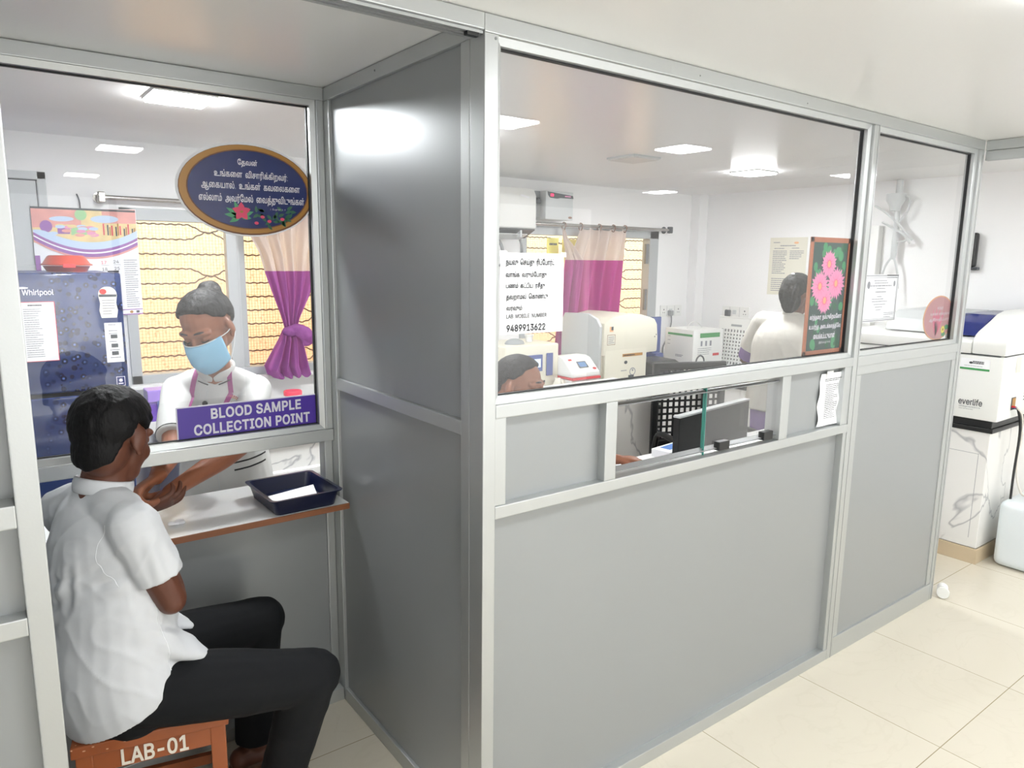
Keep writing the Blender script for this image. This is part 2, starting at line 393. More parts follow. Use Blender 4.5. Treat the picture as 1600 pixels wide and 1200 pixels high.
def thing(name, label, cat, loc, group=None):
    o = bpy.data.objects.new(name, None); COL.objects.link(o); o.location = loc; o.empty_display_size = .05
    WL[o] = V(loc); return tag(o, label, cat, group)
def struct(o): o['kind'] = 'structure'; return o
def sroot(name, loc=(0, 0, 0)):
    o = bpy.data.objects.new(name, None); COL.objects.link(o); o.location = loc; o.empty_display_size = .05; WL[o] = V(loc); return struct(o)
def lbl(o, text): o['label'] = text; return o

def remesh(o, vox, smooth=5, disp=0, dscale=.12):
    r = o.modifiers.new('remesh', 'REMESH'); r.mode = 'VOXEL'; r.voxel_size = vox; r.use_smooth_shade = True
    s_ = o.modifiers.new('smooth', 'SMOOTH'); s_.iterations = smooth; s_.factor = .5
    if disp:
        t = bpy.data.textures.new('folds', 'CLOUDS'); t.noise_scale = dscale; t.noise_depth = 2
        d = o.modifiers.new('folds', 'DISPLACE'); d.texture = t; d.strength = disp; d.mid_level = .5; d.texture_coords = 'LOCAL'
    return o

# flat things on a plane: O origin, U right, W up
class Plane:
    def __init__(s, O, U=(1, 0, 0), W=(0, 0, 1)):
        s.O = V(O); s.U = V(U).normalized(); s.W = V(W).normalized(); s.N = s.U.cross(s.W).normalized()
    def p(s, u, w, d=0): return s.O+s.U*u+s.W*w+s.N*d
    def rect(s, mb, u0, u1, w0, w1, d=0): return mb.poly([s.p(u0, w0, d), s.p(u1, w0, d), s.p(u1, w1, d), s.p(u0, w1, d)])
    def slab(s, mb, u0, u1, w0, w1, d0, d1):
        c = [s.p(u, w, d) for d in (d0, d1) for u, w in ((u0, w0), (u1, w0), (u1, w1), (u0, w1))]
        return mb.tris(c, [(3, 2, 1, 0), (4, 5, 6, 7), (0, 1, 5, 4), (1, 2, 6, 5), (2, 3, 7, 6), (3, 0, 4, 7)])
    def poly(s, mb, pts, d=0): return mb.poly([s.p(u, w, d) for u, w in pts])
    def ellipse(s, mb, u, w, a, b, d=0, n=48): return s.poly(mb, [(u+a*cos(2*pi*k/n), w+b*sin(2*pi*k/n)) for k in range(n)], d)
    def oval_slab(s, mb, u, w, a, b, d0, d1, n=56):
        pts = [(u+a*cos(2*pi*k/n), w+b*sin(2*pi*k/n)) for k in range(n)]
        vs = [s.p(x, y, d0) for x, y in pts]+[s.p(x, y, d1) for x, y in pts]
        return mb.tris(vs, [tuple(range(n))[::-1], tuple(range(n, 2*n))]+[(k, (k+1) % n, n+(k+1) % n, n+k) for k in range(n)])
    def text(s, mb, string, u, w, width=None, height=None, d=0, align='c', bold=0, space=1.0):
        vs, fs, bb = glyphs(string, bold, space)
        wd = bb[1]-bb[0]; ht = bb[3]-bb[2]
        if width and height: sx, sy = width/wd, height/ht
        elif width: sx = sy = width/wd
        else: sx = sy = height/ht
        u0 = {'c': u-sx*(bb[0]+bb[1])/2, 'l': u-sx*bb[0]}[align]; w0 = w-sy*(bb[2]+bb[3])/2
        return mb.tris([s.p(u0+x*sx, w0+y*sy, d) for x, y in vs], fs)
    def lines(s, mb, u0, u1, rows, h, d=0, seed=1, words=True):
        """blurred small print: rows of broken bars"""
        rg = random.Random(seed)
        for w in rows:
            x = u0; end = u1-(u1-u0)*rg.choice((0, 0, .05, .15, .3))
            while x < end-.002:
                L = min(end-x, (u1-u0)*rg.uniform(.06, .2)); s.rect(mb, x, x+L, w, w+h, d); x += L+(u1-u0)*.02
        return mb

FONT = None
try:
    FONT = bpy.data.fonts.load(bpy.utils.system_resource('DATAFILES', path='fonts') + '/Inter.woff2')
except Exception:
    FONT = None
_gc = {}
def glyphs(string, bold=0, space=1.0):
    key = (string, bold, space)
    if key in _gc: return _gc[key]
    c = bpy.data.curves.new('t', 'FONT'); c.body = string; c.size = 1; c.fill_mode = 'NONE'; c.resolution_u = 3; c.space_character = space
    if FONT and max(map(ord, string)) < 0x300: c.font = FONT
    o = bpy.data.objects.new('t', c); COL.objects.link(o)
    dg = bpy.context.evaluated_depsgraph_get(); me = bpy.data.meshes.new_from_object(o.evaluated_get(dg))
    adj = {}
    for e in me.edges:
        a, b = e.vertices; adj.setdefault(a, []).append(b); adj.setdefault(b, []).append(a)
    seen = set(); loops = []
    for s0 in sorted(adj):
        if s0 in seen: continue
        L = [s0]; seen.add(s0); cur = s0
        while True:
            nx = [q for q in adj[cur] if q not in seen]
            if not nx: break
            cur = nx[0]; seen.add(cur); L.append(cur)
        if len(L) > 2: loops.append([me.vertices[i].co.to_2d() for i in L])
    bpy.data.objects.remove(o); bpy.data.curves.remove(c); bpy.data.meshes.remove(me)
    if bold:
        tot = sum(L[i].x*L[(i+1) % len(L)].y-L[(i+1) % len(L)].x*L[i].y for L in loops for i in range(len(L))); sg = 1 if tot > 0 else -1
        for q, L in enumerate(loops):
            n = len(L); out = []
            for i in range(n):
                d0 = (L[i]-L[i-1]); d1 = (L[(i+1) % n]-L[i])
                if d0.length < 1e-7: d0 = d1
                if d1.length < 1e-7: d1 = d0
                d0 = d0.normalized(); d1 = d1.normalized(); nm = (d0+d1)
                nm = d0 if nm.length < 1e-5 else nm.normalized(); k = bold/max(.5, nm.dot(d0))
                out.append(L[i]+type(nm)((nm.y, -nm.x))*k*sg)
            loops[q] = out
    # group loops into clusters that overlap in x, then fill by non-zero winding
    boxes = [(min(p.x for p in L), max(p.x for p in L)) for L in loops]
    order = sorted(range(len(loops)), key=lambda i: boxes[i][0]); clusters = []; cx = None
    for i in order:
        if cx is None or boxes[i][0] > cx: clusters.append([i]); cx = boxes[i][1]
        else: clusters[-1].append(i); cx = max(cx, boxes[i][1])
    VS = []; FS = []
    for cl in clusters:
        pts = []; eds = []
        for i in cl:
            n0 = len(pts); L = loops[i]; pts += L; eds += [(n0+k, n0+(k+1) % len(L)) for k in range(len(L))]
        ov, oe, of, _, _, _ = delaunay_2d_cdt(pts, eds, [], 0, 1e-6)
        segs = [(pts[a], pts[b]) for a, b in eds]; base = len(VS); VS += [(p.x, p.y) for p in ov]
        for f in of:
            x = sum(ov[i].x for i in f)/len(f); y = sum(ov[i].y for i in f)/len(f); wn = 0
            for a, b in segs:
                if (a.y <= y) != (b.y <= y):
                    if a.x+(y-a.y)/(b.y-a.y)*(b.x-a.x) > x: wn += 1 if b.y > a.y else -1
            if wn: FS.append(tuple(base+i for i in f))
    used = sorted({i for f in FS for i in f}); rm = {a: k for k, a in enumerate(used)}
    VS = [VS[i] for i in used]; FS = [tuple(rm[i] for i in f) for f in FS]
    bb = (min(p[0] for p in VS), max(p[0] for p in VS), min(p[1] for p in VS), max(p[1] for p in VS))
    _gc[key] = (VS, FS, bb); return _gc[key]

# ================================================================== STRUCTURE
ZC = 2.194; D = .944; XW = 4.04; YW = 2.66; YH = -3.4; XL = -1.75
def sbox(name, mk, *bxs, origin=(0, 0, 0)):
    mb = MB()
    for bx in bxs: mb.box(*bx)
    return struct(build(mb, name, material=mk, origin=origin))
sbox('floor', 'floor', (XL-.1, XW+.1, YH-.1, YW+.1, -.1, 0))
sbox('ceiling', 'ceil', (XL-.1, XW+.1, YH-.1, YW+.1, ZC, ZC+.1))
W1 = (-.37, 1.02, .985, 1.875); W2 = (2.13, 3.535, .985, 1.88)     # window openings x0 x1 z0 z1
y0, y1 = YW, YW+.12
bx = [(XL, W1[0], y0, y1, 0, ZC), (W1[1], W2[0], y0, y1, 0, ZC), (W2[1], XW, y0, y1, 0, ZC)]
for w in (W1, W2): bx += [(w[0], w[1], y0, y1, 0, w[2]), (w[0], w[1], y0, y1, w[3], ZC)]
sbox('wall_back', 'wall', *bx)
sbox('wall_right', 'wall', (XW, XW+.1, YH-.1, YW+.12, 0, ZC))
sbox('wall_left', 'wall', (XL-.1, XL, YH-.1, YW+.12, 0, ZC))
sbox('wall_hall', 'wall', (XL, XW, YH-.1, YH, 0, .35), (XL, XW, YH-.1, YH, 2.1, ZC), (XL, -1.2, YH-.1, YH, .35, 2.1), (3.6, XW, YH-.1, YH, .35, 2.1))
R = sroot('window_3')  # added light source, out of view, lifts the hall ceiling and partition fronts
for k in range(4):
    mb = MB(); mb.box(-1.2+1.2*k, 1.2*k, YH-.06, YH-.05, .35, 2.1); build(mb, 'glass_pane', parent=R, material='fill_glow')  # glowing sheet added as fill light
    mb = MB(); mb.box(-1.2+1.2*k-.025, -1.2+1.2*k+.025, YH-.08, YH, .35, 2.1); build(mb, 'fill_divider', parent=R, material='alu')
sbox('trim_1', 'wall', (3.93, 4.038, 2.57, 2.658, 0, ZC))          # boxed corner column
sbox('outer_wall', 'outside', (-5, 8, 3.95, 4.1, -.3, 4.2))
sbox('outer_ground', 'skirting', (-5, 8, YW+.121, 3.949, -.3, -.2))
sbox('trim_2', 'skirting', (3.352, 3.36, .055, 2.0, 0, .085), (3.352, XW, .047, .055, 0, .085))

def frame_parts(root, specs, name, mk='alu', bev=.0025):
    for s in specs:
        mb = MB(); mb.box(*s, bev, 2) if bev else mb.box(*s)
        build(mb, name, parent=root, material=mk)
def bead(root, x0, x1, z0, z1, yf, yb, w=.018):
    """glazing bead round a pane: four mitred strips sloping back to the glass"""
    mb = MB()
    o = [(x0, z0), (x1, z0), (x1, z1), (x0, z1)]; i = [(x0+w, z0+w), (x1-w, z0+w), (x1-w, z1-w), (x0+w, z1-w)]
    for k in range(4):
        a, b, c, d = o[k], o[(k+1) % 4], i[(k+1) % 4], i[k]
        mb.tris([V((p[0], yf, p[1])) for p in (a, b)]+[V((p[0], yf+.006, p[1])) for p in (c, d)]+[V((p[0], yb, p[1])) for p in (c, d)], [(0, 1, 2, 3), (3, 2, 4, 5)])
    build(mb, 'glazing_bead', parent=root, material='alu', normals=False)
    g = MB(); q = .004
    x0 += w; x1 -= w; z0 += w; z1 -= w
    g.box(x0, x0+q, yb-.012, yb, z0, z1); g.box(x1-q, x1, yb-.012, yb, z0, z1); g.box(x0, x1, yb-.012, yb, z0, z0+q*.7); g.box(x0, x1, yb-.012, yb, z1-q, z1)
    build(g, 'glazing_gasket', parent=root, material='rubber')
def pane(root, x0, x1, z0, z1, y, mk='glass', t=.005, name='glass_pane'):
    mb = MB(); mb.tris([V((x, y, z)) for x, z in ((x0, z0), (x1, z0), (x1, z1), (x0, z1))], [(0, 1, 2, 3)])
    return build(mb, name, parent=root, material=mk, normals=False)
def panel(root, x0, x1, z0, z1, y, mk='acp'):
    mb = MB(); mb.box(x0, x1, y, y+.004, z0, z1); return build(mb, 'infill_panel', parent=root, material=mk)

# ---- front partition, right of the recess
R = sroot('wall_front'); F0, F1 = 0, .062
frame_parts(R, [(0, .039, F0, F1, 0, 2.152)], 'corner_post')
frame_parts(R, [(1.752, 1.792, F0, F1, 0, 2.152), (2.684, 2.722, F0, F1, 0, 2.152)], 'post')
frame_parts(R, [(-.0, 2.722, F0, F1, 2.152, 2.193)], 'head_beam')
frame_parts(R, [(.039, 1.752, F0, F1, 1.247, 1.282), (1.792, 2.684, F0, F1, 1.243, 1.282), (1.792, 2.684, .004, F1, 1.206, 1.243)], 'sill_rail')
frame_parts(R, [(.039, 1.752, F0, F1, .982, 1.016), (.039, 1.752, F0, F1, 0, .047), (1.792, 2.684, F0, F1, 0, .085)], 'rail')
frame_parts(R, [(.423, .468, F0, F1, 1.016, 1.247), (1.283, 1.333, F0, F1, 1.016, 1.247), (1.702, 1.752, .004, F1, 1.016, 1.247), (.039, .075, .004, F1, 1.016, 1.247), (1.728, 1.752, .003, F1, .047, .982), (1.792, 1.83, .004, F1, .085, 1.206), (2.648, 2.684, .004, F1, .085, 1.206)], 'stile')
frame_parts(R, [(1.781, 1.7835, -.0005, .002, 0, 2.152), (2.706, 2.709, -.0005, .002, 0, 2.13)], 'post_joint', 'alu_dark', 0)
panel(R, .039, 1.752, .047, .982, .03); panel(R, .075, .423, 1.016, 1.247, .03); panel(R, 1.333, 1.702, 1.016, 1.247, .03); panel(R, 1.83, 2.648, .085, 1.206, .009)
bead(R, .039, 1.752, 1.282, 2.152, .012, .045); bead(R, 1.792, 2.684, 1.282, 2.152, .012, .045)
pane(R, .05, 1.74, 1.295, 2.14, .042); pane(R, 1.803, 2.673, 1.295, 2.14, .042)
mb = MB(); mb.use('alu_dark')
for z in (1.032, 1.228): mb.box(.468, 1.283, .012, .05, z-.0, z+.003)
build(mb, 'slide_track', parent=R)
mb = MB()
for z in (2.06, 2.125): pass
mb.use('alu_dark').cyl(V((.030, -.0012, 2.142)), V((.030, .001, 2.142)), .0035, 12)
mb.cyl(V((.75, -.0012, 2.17)), V((.75, .001, 2.17)), .002, 10); mb.cyl(V((1.3, -.0012, 2.166)), V((1.3, .001, 2.166)), .002, 10)
build(mb, 'screw', parent=R)

# ---- beam across the recess, with its grooved underside; left part of the front partition
R = sroot('trim_3')
frame_parts(R, [(XL, 0, F0, F1, 2.156, 2.193)], 'head_beam')
mb = MB(); mb.use('alu')
for k in range(3): mb.box(-.924, -.001, .006+.019*k, .017+.019*k, 2.148, 2.158)
mb.use('alu_dark').box(-.924, -.001, .004, .058, 2.1545, 2.1565); build(mb, 'track', parent=R)
mb = MB(); mb.use('black').box(-.045, -.012, .004, .02, 2.139, 2.148, .002); build(mb, 'track_stop', parent=R)
R = sroot('wall_left_front')
frame_parts(R, [(-.962, -.924, F0, F1, 0, 2.156)], 'corner_post')
frame_parts(R, [(XL, -.962, F0, F1, 1.18, 1.221), (XL, -.962, F0, F1, 0, .047), (XL, -.962, F0, F1, .982, 1.016)], 'rail')
panel(R, XL, -.962, .047, .982, .034); panel(R, XL, -.962, 1.016, 1.18, .034)
panel(R, XL, -.962, 1.221, 2.156, .052)

# ---- recess: side wall (faces left), back wall with the glass and the pass-through
R = sroot('wall_recess_side')
frame_parts(R, [(0, .04, .0625, .103, 0, 2.15), (0, .04, .904, D+.062, 0, 2.15)], 'stile')
frame_parts(R, [(0, .04, .0625, D+.062, 2.15, 2.192), (0, .04, .103, .904, 1.19, 1.23), (0, .04, .103, .904, 0, .052)], 'rail')
mb = MB(); mb.box(.012, .016, .103, .904, .052, 1.19); mb.box(.012, .016, .103, .904, 1.23, 2.15); build(mb, 'infill_panel', parent=R, material='acp')
mb = MB()
mb.cyl(V((-.001, .56, 2.174)), V((.001, .56, 2.174)), .003, 10); build(mb, 'screw', parent=R, material='alu_dark')
mb = MB(); mb.box(.0405, .0445, .063, D+.062, .0, 2.15); build(mb, 'inner_panel', parent=R, material='wall')
R = sroot('wall_recess_back'); B0, B1 = D, D+.062
frame_parts(R, [(-.962, 0, B0, B1, 2.152, 2.193)], 'head_beam')
frame_parts(R, [(-.026, -.0005, B0, B1, 1.043, 2.152), (-.03, -.0005, B0+.01, B1, .052, 1.0), (-.962, -.93, B0, B1, 0, 2.152)], 'stile')
frame_parts(R, [(-.93, -.0005, B0-.004, B1, 1.0, 1.043)], 'mid_rail')
bead(R, -.93, -.026, 1.043, 2.152, B0+.008, B0+.045)
pane(R, -.92, -.035, 1.055, 2.14, B0+.042)
mb = MB(); mb.box(-.93, -.03, B0+.02, B0+.026, .05, .79); build(mb, 'infill_panel', parent=R, material='acp')
frame_parts(R, [(-.93, -.0005, B0-.03, B1, 0, .048)], 'kerb')
R = sroot('wall_recess_left')
mb = MB(); mb.box(-.962, -.948, F1, B0, 0, 2.156); build(mb, 'infill_panel', parent=R, material='acp')

# ---- beam at the end of the partition, running across the corridor
R = sroot('trim_4')
frame_parts(R, [(2.73, 2.77, YH, .0, 2.15, 2.193), (2.735, 2.765, YH, .0, 2.107, 2.149)], 'header')

# ---- lab windows
def window(idx, w, mullions):
    R = sroot('window_%d' % idx)
    x0, x1, z0, z1 = w; ya, yb = YW-.012, YW+.07
    frame_parts(R, [(x0, x0+.05, ya, yb, z0, z1), (x1-(.05 if idx == 1 else .1), x1, ya, yb, z0, z1), (x0, x1, ya, yb, z1-.06, z1), (x0, x1, ya, yb, z0, z0+.045)], 'window_frame', 'winframe')
    frame_parts(R, [(a, a+.055, ya+.01, yb-.02, z0+.045, z1-.06) for a in mullions]+[(a+.058, a+.1, ya+.03, yb, z0+.045, z1-.06) for a in mullions], 'sash', 'winframe')
    frame_parts(R, [(x0-.02, x1+.02, ya-.05, ya, z0-.022, z0)], 'window_sill', 'white')
    pane(R, x0+.05, x1-.05, z0+.045, z1-.06, YW+.04, 'glass_win')
    g = MB()      # grille of wavy bars that cross in places
    gy = YW+.10; rows = [z0+.045+.0775*k for k in range(int((z1-z0-.09)/.0775)+1)]
    xs = x0+.05
    def dz(x, k):
        m = k % 3
        if m == 2: return 0
        per = .62; u = ((x-x0-.13) % per)-per/2
        s = max(0, 1-abs(u)/.11); s = s*s*(3-2*s)
        return (.0775/2+.002)*s*(1 if m == 0 else -1)
    for k, z in enumerate(rows):
        pts = []; x = xs
        while x < x1-.04: pts.append(V((x, gy+.004*sin(x*140), z+dz(x, k)+.0028*sin(x*150)))); x += .0105
        g.sweep(pts, [.0042]*len(pts), n=5, sub=1, caps=('f', 'f'), side=(0, 1, 0))
    build(g, 'grille', parent=R, material='grille')
    g = MB(); q = .0165        # fine wire net behind the bars
    x = x0+.05
    while x < x1-.05: g.box(x, x+.0016, gy+.012, gy+.0135, z0+.04, z1-.05); x += q
    z = z0+.045
    while z < z1-.055: g.box(x0+.05, x1-.05, gy+.0135, gy+.015, z, z+.0016); z += q
    build(g, 'wire_net', parent=R, material='grille_net')
    return R
window(1, W1, [.135]); window(2, W2, [2.8])
mb = MB(); mb.use('alu_dark'); mb.box(3.38, 3.405, YW-.03, YW-.008, 1.25, 1.42, .004); mb.box(3.375, 3.41, YW-.03, YW-.008, 1.62, 1.78, .004)
build(mb, 'window_latch', parent=bpy.data.objects['window_2'])

# ---- grey shutter door high on the back wall, left
R = sroot('door_1')
frame_parts(R, [(-1.2, -1.165, YW-.008, YW, 1.58, 2.02), (-.70, -.665, YW-.008, YW, 1.58, 2.02), (-1.2, -.665, YW-.008, YW, 1.985, 2.02), (-1.2, -.665, YW-.008, YW, 1.56, 1.59)], 'door_frame', 'lgrey')
mb = MB(); mb.box(-1.165, -.70, YW-.005, YW-.001, 1.59, 1.985); build(mb, 'door_leaf', parent=R, material='lgrey')
mb = MB(); mb.box(-1.165, -.70, YW-.0065, YW-.0055, 1.977, 1.983); mb.box(-.706, -.702, YW-.0065, YW-.0055, 1.59, 1.98); build(mb, 'door_gap', parent=R, material='dgrey')

# ---- ceiling lights
def lamp(x, y, label, on=True, group='square ceiling panel lights', a=.095):
    t = thing('ceiling_light', label, 'ceiling light', (x, y, ZC-.008), group if group else None)
    mb = MB()
    for q in ((-a-.008, -a, -a-.008, a+.008), (a, a+.008, -a-.008, a+.008), (-a, a, -a-.008, -a), (-a, a, a, a+.008)): mb.box(x+q[0], x+q[1], y+q[2], y+q[3], ZC-.008, ZC+.001)
    build(mb, 'frame', parent=t, material='white' if on else 'lgrey')
    mb = MB(); mb.box(x-a, x+a, y-a, y+a, ZC-.016, ZC-.0005); build(mb, 'diffuser', parent=t, material=(on if isinstance(on, str) else 'lamp_on') if on else 'lamp_off')
    return t
lamp(-.34, 1.40, 'lit square ceiling light in the lab above the masked person in white', 'lamp_lab')
lamp(.80, 1.38, 'lit square ceiling light in the lab hidden behind the aluminium corner post', 'lamp_lab')
lamp(2.95, 1.37, 'lit square ceiling light in the lab above the person seen from behind', 'lamp_lab')
lamp(1.95, 1.42, 'unlit square ceiling light in the middle of the lab ceiling', on=False)
for x, w in ((-.31, 'nearest the recess opening'), (.79, 'just right of the recess corner post'), (1.86, 'before the middle of the partition'), (3.45, 'beyond the end header beam')):
    lamp(x, -.92, 'lit square hall ceiling light, '+w)
for x, w in ((-.31, 'left end of the rear row'), (1.3, 'middle of the rear row'), (3.45, 'right end of the rear row')):
    lamp(x, -2.5, 'lit square hall ceiling light, '+w)

# ================================================================== SIGNS ON THE PARTITION
# blood sample sign on the recess glass
GY = D+.0395; FY = .0395
t = thing('counter_sign', 'purple sign with white capital letters stuck along the foot of the recess glass', 'sign', (-.255, GY, 1.054))
P = Plane((-.506, GY, 1.054))
mb = MB(); P.slab(mb, 0, .486, 0, .114, 0, .0015); build(mb, 'border', parent=t, material='white_ink')
mb = MB(); P.rect(mb, .004, .482, .004, .110, .0022); build(mb, 'board', parent=t, material='purple')
mb = MB(); P.text(mb, 'BLOOD SAMPLE', .255, .083, width=.30, height=.036, d=.003, bold=.028, space=1.06)
P.text(mb, 'COLLECTION POINT', .243, .034, width=.385, height=.036, d=.003, bold=.028, space=1.06); build(mb, 'lettering', parent=t, material='white_ink')

# Tamil: vowel signs written in visual order because the letters are set one by one
t = thing('oval_sign', 'blue oval verse sign with gold rim and pink flower on the recess glass', 'sign', (-.241, GY, 1.706))
P = Plane((-.245, GY, 1.853))
mb = MB(); P.oval_slab(mb, 0, 0, .219, .147, 0, .002); build(mb, 'white_border', parent=t, material='paper')
mb = MB(); mb.use('darkgold'); P.ellipse(mb, .001, -.0015, .2125, .1405, .0026); mb.use('gold'); P.ellipse(mb, 0, .0005, .209, .1375, .003)
mb.use('darkgold'); P.ellipse(mb, .004, .0005, .192, .124, .0033); build(mb, 'gold_rim', parent=t)
mb = MB(); P.ellipse(mb, .004, .0005, .188, .1205, .0038); build(mb, 'board', parent=t, material='oval_blue')
mb = MB(); kw = dict(d=.0046, bold=.02)
P.text(mb, '\u0bc7தவன்', .0, .082, width=.062, height=.026, **kw)
P.text(mb, 'உங்க\u0bc8ள  விசாரிக்கிறவர்;', .012, .044, width=.232, height=.031, **kw)
P.text(mb, 'ஆ\u0bc8கயால்,  உங்கள்  கவ\u0bc8லக\u0bc8ள', .012, .008, width=.312, height=.032, **kw)
P.text(mb, 'எல்லாம்  அவர்\u0bc7மல்  \u0bc8வத்துவிடுங்கள்', .014, -.031, width=.335, height=.034, **kw)
P.text(mb, '1  \u0bc7பதுரு  5 : 7', .092, -.058, width=.05, d=.0046); build(mb, 'lettering', parent=t, material='white_ink')
mb = MB(); rg = random.Random(3)
def petal(mb, P, u, w, ang, L, wd, d, tip=.5):
    pts = []
    for k in range(13):
        s_ = k/12; pts.append((s_*L, wd*sin(pi*s_**.8)))
    pts += [(a, -b) for a, b in pts[-2:0:-1]]
    ca, sa = cos(ang), sin(ang)
    P.poly(mb, [(u+a*ca-b*sa, w+a*sa+b*ca) for a, b in pts], d)
mb.use('leaf')
for a, L in ((150, .05), (175, .05), (110, .05), (20, .045), (45, .04), (210, .04), (-10, .035)): petal(mb, P, -.03, -.083, radians(a), L, .008, .0042)
mb.use('leaf2')
for k in range(26):
    u = rg.uniform(.02, .14); w = -.117+.15*rg.random()*.35+abs(u-.05)*.12
    petal(mb, P, u, max(w, -sqrt(max(0, 1-((u)/.19)**2))*.112), rg.uniform(0, 6.28), .022, .005, .0043)
mb.use('rose_print')
for a in range(5): petal(mb, P, -.026, -.069, radians(18+72*a), .03, .010, .0048+a*.00008)
for u, w in ((.04, -.083), (.062, -.096), (.105, -.088), (.02, -.103)): P.ellipse(mb, u, w, .007, .005, .0049)
mb.use('gold'); P.ellipse(mb, -.026, -.069, .005, .004, .0056)
build(mb, 'flower_print', parent=t)

# paper notice on the front glass
t = thing('paper_notice', 'white paper notice with handwritten style lines and phone number on the front glass', 'notice', (.18, FY, 1.452))
P = Plane((.076, FY, 1.454))
mb = MB(); ny = 8; vs = []; fs = []
for j in range(ny+1):
    for i in range(ny+1):
        u = .209*i/ny; w = .206*j/ny; vs.append(P.p(u, w, .001+.0012*sin(i*1.3)*(j/ny)))
for j in range(ny):
    for i in range(ny): a = j*(ny+1)+i; fs.append((a, a+1, a+ny+2, a+ny+1))
mb.tris(vs, fs); build(mb, 'sheet', parent=t, material='paper', smooth=True, normals=False)
mb = MB(); kw = dict(d=.003, align='l', bold=.022)
P.text(mb, 'நயவு  \u0bc6சய்து  ரிப்\u0bc7பார்ட்', .016, .181, width=.158, height=.022, **kw)
P.text(mb, 'வாங்க  வரும்\u0bc7பாது', .016, .150, width=.132, height=.019, **kw)
P.text(mb, 'பணம்  கட்டிய  ரசீது', .017, .122, width=.126, height=.019, **kw)
P.text(mb, 'தவறாமல்  \u0bc6காண்டு', .018, .094, width=.136, height=.020, **kw)
P.text(mb, 'வரவும்', .019, .066, width=.05, height=.016, **kw)
build(mb, 'tamil_lettering', parent=t, material='ink')
mb = MB(); P.text(mb, 'LAB  MOBILE  NUMBER', .019, .046, width=.132, height=.0105, d=.003, align='l', bold=.012); P.text(mb, '9489913622', .020, .0155, width=.127, height=.0185, bold=.02, d=.003, align='l')
build(mb, 'number_lettering', parent=t, material='ink')
for tp in ((-.004, .02, .196, .211), (.195, .214, .197, .209)):
    mb = MB(); P.rect(mb, *tp, .0032); build(mb, 'tape', parent=t, material='white')

# flower poster
t = thing('flower_poster', 'tall green poster of pink daisies in an orange frame on the front glass', 'poster', (1.605, FY+.0095, 1.30))
P = Plane((1.464, FY+.0095, 1.30))
pw, ph = .272, .437
mb = MB(); P.slab(mb, 0, pw, 0, ph, 0, .002)
for a, b, c, d_ in ((.0, .018, 0, ph), (pw-.018, pw, 0, ph), (0, pw, 0, .018), (0, pw, ph-.018, ph)): P.slab(mb, a, b, c, d_, .002, .005)
build(mb, 'frame', parent=t, material='orange_frame')
mb = MB(); P.rect(mb, .018, pw-.018, .018, ph-.018, .003); build(mb, 'print', parent=t, material='poster_dark')
mb = MB(); rg = random.Random(11)
for k in range(90):
    u = rg.uniform(.03, pw-.03); w = rg.uniform(.03, ph-.03)
    if .05 < w < .175 and rg.random() < .7: continue
    mb.use('leaf' if rg.random() < .55 else 'leaf2'); a = rg.uniform(.012, .02)
    P.ellipse(mb, min(max(u, .018+a), pw-.018-a), min(max(w, .018+a), ph-.018-a), a*rg.uniform(.6, 1), a, .0034+k*.000008, 14)
build(mb, 'leaf_print', parent=t)
mb = MB()
for (u, w, r_, dd) in ((.118, .205, .054, .0044), (.078, .258, .062, .0048), (.186, .268, .066, .0052), (.128, .340, .054, .0056)):
    mb.use('pale_pink')
    for k in range(22): petal(mb, P, u, w, 2*pi*k/22+.1, r_*(1 if k % 2 else .9), .0105 if k % 2 else .009, dd+.00001*k)
    mb.use('pink_petal'); P.ellipse(mb, u, w, .016, .016, dd+.0003)
    for k in range(11): petal(mb, P, u, w, 2*pi*k/11, r_*.62, .0009, dd+.00032)
    mb.use('peach'); P.ellipse(mb, u, w, .0105, .0125, dd+.0005)
build(mb, 'daisy_print', parent=t)
mb = MB(); kw = dict(d=.0062, bold=.028)
P.text(mb, 'கர்த்த\u0bc8ர  நம்புகிறவ\u0bc7னா', .135, .142, width=.218, height=.026, **kw)
P.text(mb, 'உயர்ந்த  அ\u0bc8டக்கலத்தி\u0bc7ல', .135, .106, width=.218, height=.026, **kw)
P.text(mb, '\u0bc8வக்கப்படுவான்.', .135, .073, width=.15, height=.024, **kw)
P.text(mb, 'நீதி\u0bc6மாழி 29:25', .14, .046, width=.08, height=.011, d=.0062); build(mb, 'lettering', parent=t, material='white_ink')

# certificate inside the right bay
t = thing('certificate', 'white certificate with grey border stuck on the narrow right glass', 'certificate', (2.0, FY+.008, 1.408))
P = Plane((1.868, FY+.006, 1.408)); mb = MB(); P.slab(mb, 0, .272, 0, .193, 0, .0012); build(mb, 'sheet', parent=t, material='paper')
mb = MB(); mb.use('grey_ink')
for a, b, c, d_ in ((.004, .268, .004, .007), (.004, .268, .011, .0125), (.004, .268, .186, .189), (.004, .268, .179, .1805), (.262, .266, .004, .189), (.256, .2575, .011, .18)): P.rect(mb, a, b, c, d_, .002)
mb.use('dgrey'); P.rect(mb, .17, .268, .1865, .1915, .0022); P.rect(mb, .17, .258, .1785, .181, .0022)
build(mb, 'border_lines', parent=t)
mb = MB()
for k, w in enumerate((.166, .157, .145, .135, .12, .102, .092, .082, .07, .059, .048)):
    hw = (.06, .055, .085, .035, .043, .027, .068, .065, .048, .036, .03)[k]; P.lines(mb, .13-hw, .13+hw, [w], .004 if k in (2, 4) else .0028, .002, seed=k)
P.lines(mb, .17, .25, [.034, .027, .017], .0025, .002, seed=31); P.ellipse(mb, .237, .155, .008, .012, .002); P.ellipse(mb, .03, .15, .012, .015, .0019)
build(mb, 'print', parent=t, material='grey_ink')

